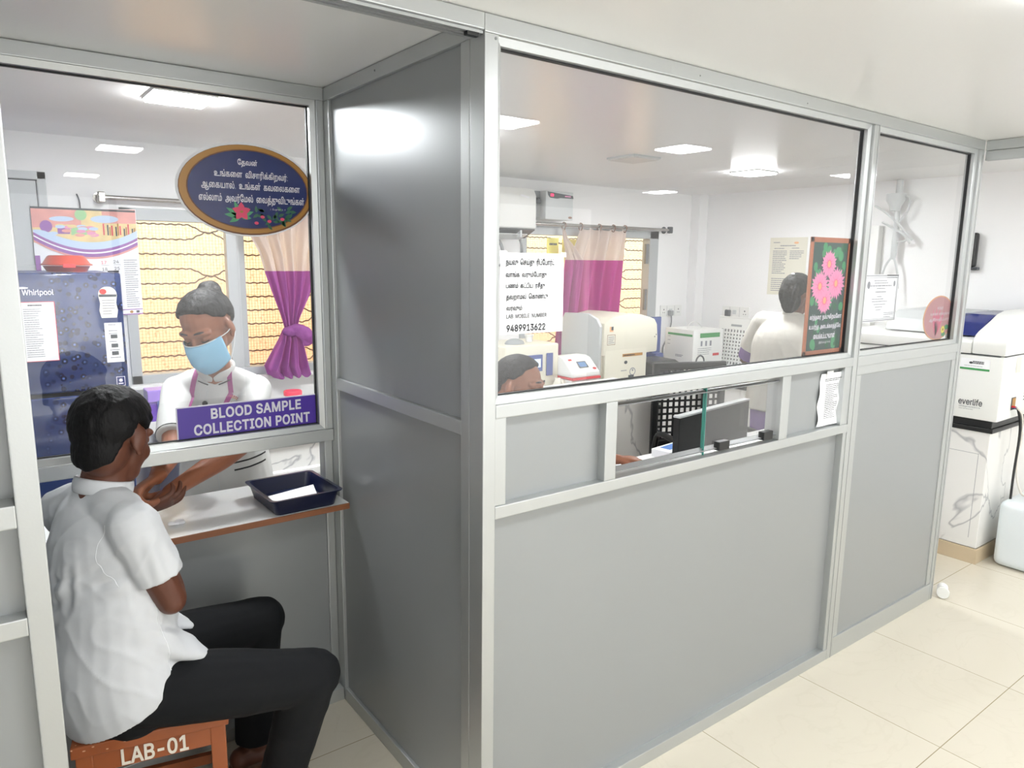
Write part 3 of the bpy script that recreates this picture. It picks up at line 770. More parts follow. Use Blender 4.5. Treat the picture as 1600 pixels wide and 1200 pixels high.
# pink oval sticker
t = thing('oval_sticker', 'dusty pink oval sticker at the foot of the narrow right glass', 'sticker', (2.556, FY, 1.301))
P = Plane((2.558, FY+.0085, 1.402)); mb = MB(); P.oval_slab(mb, 0, 0, .150, .1015, 0, .002); build(mb, 'rim', parent=t, material='peach')
mb = MB(); P.ellipse(mb, 0, 0, .143, .096, .0028); build(mb, 'print', parent=t, material='pinkoval')
mb = MB(); mb.use('pink_petal')
for a in (80, 95, 110, 60): petal(mb, P, -.02, -.085, radians(a), .14, .012, .0032)
mb.use('yellow_note'); P.ellipse(mb, .05, -.055, .018, .017, .0036); mb.use('leaf'); P.ellipse(mb, .085, -.045, .02, .012, .0034); P.ellipse(mb, .06, -.077, .02, .01, .0034)
mb.use('gold'); P.ellipse(mb, .05, -.055, .006, .006, .004); build(mb, 'flower_print', parent=t)
mb = MB(); kw = dict(d=.0046, bold=.012)
P.text(mb, 'கர்த்தர்', .0, .045, width=.06, **kw); P.text(mb, 'உன்\u0bc8ன  என்\u0bc8றக்கும்', .005, .018, width=.19, height=.02, **kw); P.text(mb, 'ஆசீர்வதிப்பார்', .0, -.008, width=.2, height=.02, **kw)
build(mb, 'lettering', parent=t, material='white_ink')

# taped slip on the small panel right of the pass-through window
t = thing('taped_slip', 'crumpled printed paper slip taped on the small grey panel right of the small window', 'paper slip', (1.645, .02, 1.025))
P = Plane((1.566, .0285, 1.023)); mb = MB(); vs = []; fs = []; nx, ny = 8, 16
for j in range(ny+1):
    for i in range(nx+1):
        w = .205*j/ny; u = .012*sin(j*.55)*.35+.148*i/nx+.006*(j/ny-.5)
        vs.append(P.p(u, w, .004+.004*sin(j*.8+i*.25)+.002*sin(i*1.1)))
for j in range(ny):
    for i in range(nx): a = j*(nx+1)+i; fs.append((a, a+1, a+nx+2, a+nx+1))
mb.tris(vs, fs); build(mb, 'sheet', parent=t, material='paper', smooth=True, normals=False)
mb = MB(); P.lines(mb, .02, .135, [.182, .176], .0025, .0125, seed=3); P.lines(mb, .03, .115, [.16-.0072*k for k in range(19)], .0022, .0125, seed=4)
P.rect(mb, .112, .1135, .03, .165, .0125); build(mb, 'print', parent=t, material='ink')
mb = MB(); P.rect(mb, .03, .075, .195, .214, .0127); build(mb, 'tape', parent=t, material='white')

# sliding panes in the pass-through window
for k, (y, x0, x1, lb) in enumerate(((.018, .885, 1.283, 'front sliding glass pane of the small window, with two black clamps'), (.04, .903, 1.28, 'rear sliding glass pane of the small window behind the clamped one'))):
    t = thing('sliding_pane', lb, 'glass pane', ((x0+x1)/2, y, 1.019))
    mb = MB(); mb.tris([V((x, y, z)) for x, z in ((x0, 1.019), (x1, 1.019), (x1, 1.243), (x0, 1.243))], [(0, 1, 2, 3)]); build(mb, 'glass', parent=t, material='glass', normals=False)
    mb = MB(); mb.box(x0-.003, x0, y-.003, y+.003, 1.019, 1.243); build(mb, 'edge', parent=t, material='glass_edge')
    if k == 0:
        for xc in (.975, 1.222):
            mb = MB(); mb.box(xc-.028, xc+.028, y-.016, y+.008, 1.026, 1.056, .003); build(mb, 'clamp', parent=t, material='black')

# ================================================================== RECESS AND HALL OBJECTS
# shelf through the wall
t = thing('counter_shelf', 'white laminate shelf with brown front edge in the recess pass-through', 'shelf', (-.46, 1.0, .782))
mb = MB(); mb.box(-.928, -.0015, .822, 1.21, .783, .802, .001); build(mb, 'shelf_board', parent=t, material='shelf_top')
mb = MB(); mb.box(-.928, -.0015, .816, .822, .782, .802, .001); build(mb, 'edge_strip', parent=t, material='wood_edge')

# blue tray
def tray(c, w, d, h, z, rot):
    t = thing('tray', 'dark blue plastic tray holding white paper on the recess shelf', 'tray', (c[0], c[1], z))
    mb = MB(); q = .016; tw = .004
    def ring(a, b, zz, r=.018):
        pts = []
        for cx, cy, a0 in ((a-r, b-r, 0), (-a+r, b-r, 90), (-a+r, -b+r, 180), (a-r, -b+r, 270)):
            for k in range(6): an = radians(a0+18*k); pts.append(mb.bm.verts.new(V((cx+r*cos(an), cy+r*sin(an), zz))))
        return pts
    a, b = w/2, d/2
    rs = [ring(a-q, b-q, 0), ring(a-q+.001, b-q+.001, .001), ring(a-.003, b-.003, h-.004), ring(a+.006, b+.006, h-.004), ring(a+.007, b+.007, h), ring(a-.004, b-.004, h), ring(a-q-.002, b-q-.002, .005)]
    for A, B in zip(rs, rs[1:]):
        for k in range(len(A)): mb.bm.faces.new((A[k], A[(k+1) % len(A)], B[(k+1) % len(A)], B[k]))
    mb.bm.faces.new(rs[0][::-1]); mb.bm.faces.new(rs[-1])
    mb.xf(Matrix.Translation(V((c[0], c[1], z))) @ Matrix.Rotation(rot, 4, 'Z'))
    build(mb, 'tray_body', parent=t, material='navy', smooth=True, angle=40)
    return t
tray((-.151, .95), .236, .272, .056, .8025, radians(1))
mb = MB(); mb.use('paper')
def sheet(mb, pts, z, lift=0, n=6):
    a, b, c, d_ = [V((p[0], p[1], z)) for p in pts]; vs = []; fs = []
    for j in range(n+1):
        for i in range(n+1):
            p = a.lerp(b, i/n).lerp(d_.lerp(c, i/n), j/n); p.z += lift*(j/n)**2*(i/n); vs.append(p)
    for j in range(n):
        for i in range(n): k = j*(n+1)+i; fs.append((k, k+1, k+n+2, k+n+1))
    return mb.tris(vs, fs)
sheet(mb, ((-.235, .905), (-.085, .875), (-.06, 1.0), (-.215, 1.03)), .8086, .008)
sheet(mb, ((-.232, .90), (-.08, .88), (-.058, 1.005), (-.21, 1.025)), .8096, .02)
tag(build(mb, 'paper_slip', smooth=True, normals=False), 'loose white paper slips lying in the blue tray', 'paper')
# cotton and thin cloth lying on the shelf
mb = MB(); rg = random.Random(5)
for k in range(7): mb.ell((-.535+rg.uniform(-.018, .018), .935+rg.uniform(-.012, .012), .809), (.011, .009, .007), n=10, m=8)
o = build(mb, 'cotton_ball', material='paper'); remesh(o, .003, 3, .003, .01); tag(o, 'small tuft of white cotton on the recess shelf near the hands', 'cotton')

# stool LAB-01
ang = math.atan2(.388-.466, -.546+.900)
MT = Matrix.Translation(V((-.900, .466, 0))) @ Matrix.Rotation(ang, 4, 'Z')
SW, SD, SH = .362, .34, .45
t = thing('stool', 'orange-brown metal stool marked LAB-01 under the seated man', 'stool', tuple(MT @ V((SW/2, SD/2, 0))))
mb = MB(); mb.box(0, SW, 0, SD, SH-.032, SH, .004, 2, MT); build(mb, 'seat', parent=t, material='stool')
for k, (u, w) in enumerate(((.008, .008), (SW-.046, .008), (SW-.046, SD-.046), (.008, SD-.046))):
    mb = MB(); mb.box(u, u+.038, w, w+.038, 0, SH-.032, .003, 2, MT); build(mb, 'leg', parent=t, material='stool')
mb = MB(); mb.box(.046, SW-.046, .010, .016, SH-.085, SH-.031, 0, 2, MT); build(mb, 'apron', parent=t, material='stool')
mb = MB(); mb.box(.012, .018, .046, SD-.046, SH-.085, SH-.031, 0, 2, MT); mb.box(SW-.018, SW-.012, .046, SD-.046, SH-.085, SH-.031, 0, 2, MT); mb.box(.046, SW-.046, SD-.016, SD-.010, SH-.085, SH-.031, 0, 2, MT); build(mb, 'apron', parent=t, material='stool')
mb = MB(); mb.box(.046, SW-.046, .012, .03, .1, .13, 0, 2, MT); mb.box(.046, SW-.046, SD-.03, SD-.012, .1, .13, 0, 2, MT); mb.box(.012, .03, .046, SD-.046, .14, .17, 0, 2, MT); mb.box(SW-.03, SW-.012, .046, SD-.046, .14, .17, 0, 2, MT); build(mb, 'stretcher', parent=t, material='stool')
Pm = Plane(MT @ V((0, .0085, SH)), MT.to_3x3() @ V((1, 0, 0)))
mb = MB(); Pm.text(mb, 'LAB-01', .185, -.058, width=.155, height=.046, d=.0022, bold=.022); build(mb, 'lettering', parent=t, material='letter_paint')
Pm = Plane(MT @ V((0, 0, SH+.0006)), MT.to_3x3() @ V((1, 0, 0)), MT.to_3x3() @ V((0, 1, 0)))
mb = MB(); rg = random.Random(8)
for u, w in ((.012, .012), (.05, .045), (.028, .034), (.1, .06), (.13, .012), (.2, .008), (.07, .012)): Pm.ellipse(mb, u, w, rg.uniform(.0015, .004), .0015, 0, 9)
Pf = Plane(MT @ V((0, -.0008, SH)), MT.to_3x3() @ V((1, 0, 0)))
for u, w in ((.004, -.004), (.03, -.012), (.05, -.006), (.08, -.02), (.12, -.01)): Pf.ellipse(mb, u, w, rg.uniform(.0015, .005), .002, 0, 9)
build(mb, 'paint_chips', parent=t, material='chip', normals=False)

# ---- counter along the right wall, analyzer on it
t = thing('marble_counter', 'white marble-tiled counter running along the right wall with beige skirting', 'counter', (3.7, 1.0, 0))
mb = MB(); mb.box(3.362, XW-.002, .057, 1.99, .086, .745, .003); build(mb, 'base', parent=t, material='marble')
mb = MB(); mb.box(3.352, XW-.002, .045, 1.99, .745, .770, .004); build(mb, 'worktop', parent=t, material='black')
mb = MB(); mb.use('grey_ink'); mb.box(3.3612, 3.3622, .10, .102, .14, .62); mb.box(3.3612, 3.3622, .10, .30, .62, .622); mb.box(3.3612, 3.3622, .0, .0, 0, 0) if False else None
build(mb, 'tile_joint', parent=t)

AX, AY0, AY1 = 3.325, .022, .90
t = thing('analyzer', 'large white floor-counter analyzer with dark blue lid beyond the partition end', 'lab analyzer', (3.66, .5, .771))
mb = MB(); mb.box(AX+.03, XW-.03, AY0+.03, AY1-.03, .771, .82, .004); build(mb, 'foot_plinth', parent=t, material='black')
mb = MB(); mb.prism([(AX, .815), (XW-.02, .815), (XW-.02, 1.19), (AX, 1.165)], 'y', AY0, AY1, .012); build(mb, 'lower_shell', parent=t, material='lgrey' if False else 'white', smooth=True, angle=30)
# upper shell: rises from the lab-side lip to a deck, rounded shoulder at the end face
mb = MB(); prof = [(AX-.004, 1.17), (AX-.006, 1.235), (AX+.012, 1.27), (AX+.05, 1.29), (AX+.2, 1.345), (AX+.27, 1.375), (AX+.36, 1.392), (XW-.03, 1.395), (XW-.03, 1.17)]
mb.prism([(a, b) for a, b in prof], 'y', AY0-.004, AY0+.16, .012); build(mb, 'end_cover', parent=t, material='white', smooth=True, angle=35)
mb = MB(); mb.prism([(AX-.004, 1.17), (AX-.006, 1.228), (AX+.012, 1.245), (XW-.03, 1.26), (XW-.03, 1.17)], 'y', AY0+.162, AY1, .008); build(mb, 'deck', parent=t, material='white', smooth=True, angle=35)
mb = MB(); mb.prism([(AX+.12, 1.255), (AX+.16, 1.325), (AX+.27, 1.37), (XW-.06, 1.375), (XW-.06, 1.25)], 'y', AY0+.165, .345, .01); build(mb, 'lid', parent=t, material='blue_lid', smooth=True, angle=35)
mb = MB(); mb.prism([(AX+.12, 1.255), (AX+.16, 1.325), (AX+.27, 1.37), (XW-.06, 1.375), (XW-.06, 1.25)], 'y', .352, .72, .01); build(mb, 'rear_lid', parent=t, material='lgrey', smooth=True, angle=35)
mb = MB(); mb.box(AX-.0005, AX+.01, AY0+.02, AY1-.02, 1.166, 1.170); mb.box(AX+.02, XW-.03, AY0-.0015, AY0+.01, 1.166, 1.170); build(mb, 'seam', parent=t, material='dgrey')
P = Plane((AX-.0008, .24, 0), (0, -1, 0))
mb = MB(); P.rect(mb, .01, .155, 1.085, 1.145, .001); build(mb, 'label_plate', parent=t, material='paper')
mb = MB(); mb.use('green_label'); P.rect(mb, .01, .155, 1.083, 1.094, .0016); mb.use('dgrey'); P.text(mb, 'TRANSASIA' if False else 'apply', .1, 1.122, height=.016, d=.0016) if False else P.lines(mb, .07, .125, [1.118, 1.126], .006, .0016, seed=2)
P.ellipse(mb, .062, 1.122, .009, .006, .0016); mb.use('grey_ink'); P.lines(mb, .03, .14, [1.104], .002, .0016, seed=9); build(mb, 'label_print', parent=t)
mb = MB(); mb.use('dgrey'); P.text(mb, 'everlife', .022, .908, width=.118, height=.036, d=.001, align='l', bold=.012)
mb.use('grey_ink'); P.text(mb, 'diagnostics', .027, .880, width=.105, height=.011, d=.001, align='l'); P.lines(mb, .027, .13, [.866], .002, .001, seed=6); build(mb, 'lettering', parent=t)
P = Plane((3.325, AY0-.0008, 0))
mb = MB(); mb.use('dgrey'); P.rect(mb, .165, .225, .865, .935, .001); mb.use('gold'); P.rect(mb, .178, .222, .875, .93, .0014)
for k in range(9): mb.use('dgrey'); P.rect(mb, .33, .62, .905+.018*k, .911+.018*k, .001)
build(mb, 'rear_socket_and_vents', parent=t)
mb = MB(); mb.use('red').box(3.5, 3.506, AY0-.02, AY0, .88, .89, .001); mb.use('blue_print').box(3.508, 3.516, AY0-.02, AY0, .876, .886, .001); mb.use('dgrey').box(3.518, 3.526, AY0-.022, AY0, .87, .885, .001); build(mb, 'hose_fittings', parent=t)
mb = MB(); P.rect(mb, .17, .235, 1.07, 1.155, .001); build(mb, 'data_label', parent=t, material='offwhite')

def cable(name, pts, r, mk, label, cat='cable', n=8):
    mb = MB(); mb.sweep([V(p) for p in pts], [r]*len(pts), n=n, sub=6, caps=('f', 'f'), side=(.3, .7, .2))
    return tag(build(mb, name, material=mk, smooth=True), label, cat)
cable('power_cable', [(3.522, -.004, .874), (3.545, -.015, .8), (3.548, -.02, .7), (3.52, -.025, .5), (3.505, -.03, .3), (3.53, -.01, .16), (3.56, .012, .11)], .0065, 'cable_black', 'black power cable hanging down the end of the marble counter')
cable('drain_tube', [(3.506, -.004, .884), (3.55, -.02, .83), (3.575, -.022, .7), (3.55, -.022, .58), (3.57, -.03, .47), (3.565, -.06, .4), (3.52, -.1, .405)], .0055, 'cable_white', 'white drain tube curving from the analyzer down to the plastic can')
cable('waste_tube', [(3.7, -.002, .86), (3.72, -.03, .8), (3.675, -.04, .7), (3.655, -.06, .6), (3.66, -.12, .46), (3.64, -.14, .41)], .007, 'cable_white', 'thick white waste tube looping at the right edge of the photo', 'cable')

# plastic can
t = thing('plastic_can', 'milky white plastic liquid can on the floor under the analyzer', 'can', (3.62, -.12, 0))
mb = MB()
mb.box(3.43, 3.80, -.25, .0, .002, .375, .05, 5); build(mb, 'can_body', parent=t, material='jug', smooth=True)
mb = MB(); mb.lathe([(.001, 0), (.036, 0), (.036, .02), (.03, .024), (.03, .04), (.001, .04)], (3.62, -.12, .37)); build(mb, 'cap', parent=t, material='cable_white', smooth=True, angle=40)
mb = MB(); mb.sweep([V((3.7, -.12, .365)), V((3.7, -.12, .41)), V((3.77, -.12, .41)), V((3.77, -.12, .36))], [.012]*4, n=10, caps=('f', 'f'), side=(0, 1, 0)); build(mb, 'handle', parent=t, material='jug', smooth=True)

# white fittings on the floor by the end post
t = thing('pipe_fitting', 'small white plastic wheel fitting on the floor beside the partition end', 'fitting', (2.80, .0, 0))
mb = MB(); mb.cyl(V((2.79, -.018, .026)), V((2.835, .0, .026)), .025, 22); build(mb, 'wheel', parent=t, material='white', smooth=True, angle=40)
mb = MB(); mb.cyl(V((2.755, -.035, .03)), V((2.768, -.03, .03)), .028, 22); mb.cyl(V((2.765, -.03, .028)), V((2.795, -.016, .028)), .008, 12); build(mb, 'cap', parent=t, material='white', smooth=True, angle=40)

# black device on the right wall
t = thing('wall_fan', 'black wall-mounted device on the right wall beyond the end post', 'wall device', (4.0, .51, 1.63))
mb = MB(); mb.box(3.985, 4.038, .478, .545, 1.63, 1.84, .02, 4); build(mb, 'housing', parent=t, material='black', smooth=True)
mb = MB(); mb.box(4.0, 4.038, .462, .545, 1.612, 1.63, .004); build(mb, 'bracket', parent=t, material='dgrey')

# ================================================================== LAB OBJECTS
# bench along the window wall
BZ = .80; BY = 2.0
t = thing('window_bench', 'white marble-fronted work bench running under both lab windows', 'bench', (1.7, 2.33, 0))
mb = MB(); mb.box(-.30, XW-.002, BY, YW-.002, BZ-.03, BZ, .004); build(mb, 'worktop', parent=t, material='shelf_top')
mb = MB(); mb.box(-.28, XW-.002, BY+.04, YW-.002, .002, BZ-.03); build(mb, 'front_tiles', parent=t, material='marble')
mb = MB(); mb.box(-.28, 1.2, BY-.005, BY+.04, .555, .59, .003); build(mb, 'ledge', parent=t, material='shelf_top')
mb = MB(); mb.use('grey_ink')
for x in (.16, .46, .9, 1.5, 2.1, 2.7, 3.2): mb.box(x, x+.002, BY+.0385, BY+.0405, .1, .555)
mb.box(-.28, 3.3, BY+.0385, BY+.0405, .30, .302); build(mb, 'tile_joint', parent=t)

# fridge
FX0, FX1, FYF, FYB, FZ = -1.07, -.488, 1.95, 2.60, 1.571
t = thing('fridge', 'tall navy blue double-door fridge with floral print behind the recess glass', 'fridge', ((FX0+FX1)/2, 2.27, 0))
mb = MB(); mb.box(FX0+.004, FX1-.004, FYF+.055, FYB, .03, FZ-.004, .006); build(mb, 'body', parent=t, material='indigo', smooth=True, angle=30)
mb = MB(); mb.box(FX0, FX1, FYF, FYF+.05, 1.088, FZ, .012, 3); build(mb, 'freezer_door', parent=t, material='fridge', smooth=True, angle=30)
mb = MB(); mb.box(FX0, FX1, FYF, FYF+.05, .06, 1.072, .012, 3); build(mb, 'main_door', parent=t, material='fridge', smooth=True, angle=30)
mb = MB(); mb.box(FX0+.01, FX1-.01, FYF+.012, FYF+.05, 1.072, 1.088); build(mb, 'door_gap', parent=t, material='black')
P = Plane((FX0, FYF, 0))
mb = MB(); P.text(mb, 'Whirlpool', .288, 1.492, width=.105, height=.028, d=.001, bold=.012); P.poly(mb, [(.238+.02*cos(a), 1.512+.004*sin(a)) for a in [2*pi*k/16 for k in range(16)]], .001); build(mb, 'lettering', parent=t, material='white_ink')
mb = MB(); mb.use('white_ink'); P.rect(mb, .535, .568, 1.088+.01, 1.138, .001); mb.use('oval_blue'); P.rect(mb, .5375, .5655, 1.1005, 1.1355, .0014); mb.use('white_ink'); P.ellipse(mb, .5515, 1.122, .007, .007, .0018); P.rect(mb, .542, .561, 1.106, 1.111, .0018); build(mb, 'badge', parent=t)
for nm, lab, u, w, wd, ht, kind in (('paper_list', 'white printed list taped on the left of the fridge door', .222, 1.222, .118, .236, 0), ('energy_sticker', 'cream arched energy sticker near the top of the fridge door', .494, 1.386, .068, .128, 1), ('feature_sticker', 'white strip sticker with small pictures below the arched sticker', .507, 1.2, .064, .165, 2)):
    tt = thing(nm, lab, 'sticker' if kind else 'paper', (FX0+u+wd/2, FYF-.001, w))
    mb = MB()
    if kind == 1:
        pts = [(u+.006, w), (u+wd-.006, w), (u+wd, w+.03), (u+wd-.005, w+.06), (u+wd, w+.09)]+[(u+wd/2+wd/2*cos(a), w+.095+.033*sin(a)) for a in [pi*k/12 for k in range(1, 12)]]+[(u, w+.09), (u+.005, w+.06), (u, w+.03)]
        P.poly(mb, pts, .0012)
    else: P.slab(mb, u, u+wd, w, w+ht, .0004, .0012)
    build(mb, 'sheet', parent=tt, material=('paper', 'offwhite', 'paper')[kind], normals=False)
    mb = MB()
    if kind == 0:
        mb.use('ink'); P.lines(mb, u+.028, u+.075, [w+ht-.016], .0045, .002, seed=1); mb.use('grey_ink'); P.lines(mb, u+.012, u+.07, [w+ht-.03-.0085*k for k in range(23)], .0026, .002, seed=2)
        mb.use('pinkred'); P.rect(mb, u, u+wd, w+ht-.002, w+ht, .002); P.rect(mb, u, u+wd, w, w+.002, .002); P.rect(mb, u+wd-.002, u+wd, w, w+ht, .002)
    elif kind == 1:
        mb.use('dgrey'); P.rect(mb, u+.002, u+wd-.002, w+.086, w+.096, .002); mb.use('red_print'); P.ellipse(mb, u+.018, w+.108, .013, .011, .002)
        mb.use('grey_ink'); P.lines(mb, u+.012, u+wd-.01, [w+.015+.011*k for k in range(6)], .004, .002, seed=5)
    else:
        mb.use('grey_ink'); P.lines(mb, u+.014, u+wd-.012, [w+.155, w+.13, w+.118, w+.085, w+.05, w+.018], .004, .002, seed=6); mb.use('dgrey')
        for k in (.1, .062, .03): P.rect(mb, u+.02, u+.045, w+k, w+k+.016, .002)
    build(mb, 'print', parent=tt)

# casserole on top of the fridge
t = thing('casserole', 'shiny red lidded casserole on top of the fridge', 'casserole', (-.665, 2.1, FZ))
mb = MB(); mb.lathe([(.001, .0), (.072, .0), (.084, .022), (.086, .024), (.001, .024)], (-.663, 2.1, FZ+.0005), 40); build(mb, 'bowl', parent=t, material='maroon', smooth=True, angle=40)
mb = MB(); mb.lathe([(.001, .0265), (.094, .0265), (.094, .031), (.086, .034), (.068, .062), (.06, .067), (.001, .068)], (-.663, 2.1, FZ+.0005), 40); build(mb, 'lid', parent=t, material='maroon', smooth=True, angle=40)
mb = MB(); mb.box(-.685, -.64, 2.003, 2.01, FZ+.018, FZ+.034, .002); build(mb, 'clasp', parent=t, material='red')

# calendar on the back wall
t = thing('wall_calendar', 'colourful wall calendar hanging behind the fridge from a nail', 'calendar', (-.51, YW-.012, 1.33))
P = Plane((-.737, YW-.012, 1.335), (1, 0, .028))
cw, ch = .44, .52
mb = MB(); P.slab(mb, 0, cw, 0, ch, 0, .003); build(mb, 'sheet', parent=t, material='paper')
mb = MB(); rg = random.Random(2); mb.use('cal_cream'); P.rect(mb, .0, cw-.002, .36, ch-.002, .0034)
mb.use('cal_pink'); P.rect(mb, 0, .2, .43, ch-.002, .0038); P.rect(mb, .29, cw-.002, .45, ch-.002, .0038)
mb.use('cal_green'); P.ellipse(mb, .2, .49, .025, .026, .0042); P.rect(mb, .155, .23, .395, .43, .0042); mb.use('cal_sky'); P.ellipse(mb, .3, .47, .06, .018, .0042); P.ellipse(mb, .12, .47, .05, .012, .0042)
mb.use('cal_violet'); P.ellipse(mb, .055, .435, .025, .028, .0046); P.rect(mb, .1, .15, .40, .43, .0046)
for k in range(16): mb.use(('pinkred', 'cal_cream', 'dgrey', 'gold')[k % 4]); P.rect(mb, .29+.009*k, .2965+.009*k, .385+rg.uniform(0, .01), .425+rg.uniform(0, .025), .0046)
for k in range(20): mb.use(('cal_pink', 'cal_cream', 'pale_pink', 'cal_sky')[k % 4]); u = rg.uniform(.03, .26); P.ellipse(mb, u, rg.uniform(.385, .44), .02, .008, .005+k*.00002)
def band(z0, z1, off, key, d_):
    mb.use(key); n = 18; top = []; bot = []
    for k in range(n+1):
        u = (cw-.003)*k/n+.0015; c = (2*u/cw-1.1)**2
        top.append((u, min(z1+off+.07*c, .42))); bot.append((u, min(z0+off+.07*c, .40)))
    for k in range(n): P.poly(mb, [bot[k], bot[k+1], top[k+1], top[k]], d_)
band(.300, .36, 0, 'cal_sky', .0052); band(.285, .325, 0, 'cal_violet', .0056); band(.305, .312, 0, 'paper', .006); band(.28, .289, 0, 'cal_pink', .0062)
build(mb, 'picture', parent=t, normals=False)
mb = MB(); mb.use('pinkred'); P.text(mb, '17', .282, .262, height=.015, d=.004); mb.use('ink'); P.text(mb, '24', .336, .265, height=.015, d=.004); P.text(mb, '18', .284, .229, height=.015, d=.004); P.text(mb, '25', .338, .232, height=.015, d=.004)
P.rect(mb, .295, .345, .212, .222, .004); mb.use('grey_ink'); P.rect(mb, .27, .305, .248, .249, .004); P.rect(mb, .325, .355, .25, .251, .004)
P.lines(mb, .37, .43, [.27-.0105*k for k in range(23)], .0035, .004, seed=3)
mb.use('cal_violet'); P.rect(mb, .0, cw, .024, .028, .004); P.rect(mb, 0, cw, 0, .005, .004); P.rect(mb, 0, .02, 0, .3, .004); mb.use('gold'); P.ellipse(mb, .388, .014, .008, .007, .004); mb.use('dgrey'); P.rect(mb, .41, .424, .008, .02, .004)
build(mb, 'date_print', parent=t)
mb = MB(); mb.box(-.737, -.30, YW-.018, YW-.008, 1.852, 1.861, .002, 2); build(mb, 'top_strip', parent=t, material='dgrey')
mb = MB(); mb.tube([V((-.535, YW-.012, 1.857)), V((-.537, YW-.012, 1.90)), V((-.545, YW-.008, 1.928))], .003); build(mb, 'hanging_loop', parent=t, material='dgrey')

# curtain rods
def rod(x0, x1, z, label, y=2.59):
    t = thing('curtain_rod', label, 'curtain rod', ((x0+x1)/2, y, z))
    mb = MB(); mb.cyl(V((x0, y, z)), V((x1, y, z)), .0115, 16); build(mb, 'bar', parent=t, material='chrome', smooth=True, angle=40)
    for x in (x0, x1):
        mb = MB(); mb.box(x-.016, x+.016, y-.018, y+.018, z-.026, z+.026, .006); mb.cyl(V((x, y, z)), V((x, YW, z)), .011, 12); mb.cyl(V((x, YW-.006, z)), V((x, YW, z)), .028, 16); build(mb, 'bracket', parent=t, material='chrome' if x0 < 0 else 'dgrey')
    return t
rod(-.45, .95, 1.915, 'steel curtain rod over the left lab window'); rod(2.10, 3.60, 1.893, 'steel curtain rod with brown rings over the right lab window')
for k, x in enumerate((2.469, 2.63, 2.816, 2.962, 3.085)):
    mb = MB(); n = 14; mb.sweep([V((x+.004*sin(a*3), 2.59+.020*cos(a), 1.885+.026*sin(a))) for a in [2*pi*q/n for q in range(n+1)]], [.0035]*(n+1), n=6, sub=1, caps=('f', 'f'), side=(1, 0, 0))
    tag(build(mb, 'curtain_ring', material='copper', smooth=True), ('brown curtain ring nearest the inverter box', 'second brown curtain ring from the inverter box', 'middle brown curtain ring on the rod', 'second brown curtain ring from the right', 'rightmost brown curtain ring above the curtain edge')[k], 'curtain ring', 'curtain rings on the right rod')

# tied curtain on the left window
def cloth(name, mk, label, rows, folds, origin, ncol=72, parent=None):
    """rows: (z, xleft, xright, y, depth of folds)"""
    mb = MB(); vs = []; fs = []; nr = len(rows); sub = 5; R2 = []
    for i in range(nr-1):
        for k in range(sub):
            t_ = k/sub; t_ = t_*t_*(3-2*t_) if False else t_
            R2.append([a+(b-a)*t_ for a, b in zip(rows[i], rows[i+1])])
    R2.append(list(rows[-1]))
    for j, (z, xl, xr, y, dp) in enumerate(R2):
        for i in range(ncol+1):
            s_ = i/ncol; ph = 2*pi*folds*(s_+.03*sin(5*s_+z*3))
            vs.append(V((xl+(xr-xl)*s_, y+dp*sin(ph)+.3*dp*sin(2.3*ph+z*6), z+.012*sin(ph+1)*dp/.03)))
    for j in range(len(R2)-1):
        for i in range(ncol): a = j*(ncol+1)+i; fs.append((a, a+1, a+ncol+2, a+ncol+1))
    mb.tris(vs, fs)
    if parent: o = build(mb, name, parent=parent, material=mk, smooth=True, normals=False)
    else: o = build(mb, name, material=mk, origin=origin, smooth=True, normals=False)
    return o
t = thing('curtain', 'violet and white curtain tied in a knot at the left lab window', 'curtain', (.45, 2.57, 0))
cloth('drape', 'curtain_a', '', [(1.884, .17, .74, 2.585, .028), (1.66, .28, .625, 2.575, .028), (1.55, .305, .60, 2.57, .026), (1.42, .345, .55, 2.565, .022), (1.30, .385, .49, 2.56, .016), (1.235, .40, .47, 2.555, .012)], 5, None, parent=t)
cloth('tail', 'curtain_a', '', [(1.235, .385, .47, 2.555, .012), (1.18, .36, .50, 2.55, .024), (1.10, .315, .515, 2.545, .034), (1.03, .275, .53, 2.545, .038), (.985, .29, .545, 2.55, .032), (.97, .33, .535, 2.555, .022)], 4, None, parent=t)
mb = MB(); mb.sweep([V((.43, 2.55, 1.245)), V((.46, 2.525, 1.24)), V((.50, 2.515, 1.215)), V((.535, 2.52, 1.165))], [(.018, .022), (.036, .024), (.042, .022), (.046, .012)], side=(0, 0, 1), n=16); mb.ell((.43, 2.545, 1.232), (.05, .03, .03)); o = build(mb, 'knot', parent=t, material='curtain_a', smooth=True); remesh(o, .006, 3, .012, .03)

# magenta curtain on the right window
t = thing('curtain', 'magenta and white curtain hanging on rings at the right lab window', 'curtain', (2.75, 2.58, 0))
cloth('drape', 'curtain_b', '', [(1.872, 2.62, 3.105, 2.585, .02), (1.82, 2.60, 3.10, 2.582, .026), (1.66, 2.52, 3.075, 2.58, .03), (1.5, 2.47, 3.05, 2.578, .034), (1.3, 2.44, 3.015, 2.575, .036), (1.1, 2.42, 2.99, 2.573, .036), (.86, 2.42, 2.99, 2.573, .036)], 4.5, None, parent=t)
cloth('gathered_edge', 'curtain_b', '', [(1.868, 2.455, 2.475, 2.59, .004), (1.80, 2.46, 2.50, 2.585, .008), (1.72, 2.47, 2.58, 2.575, .014), (1.64, 2.46, 2.64, 2.565, .02), (1.5, 2.44, 2.62, 2.56, .02), (1.2, 2.40, 2.58, 2.558, .022), (.86, 2.37, 2.56, 2.558, .022)], 2, None, parent=t)

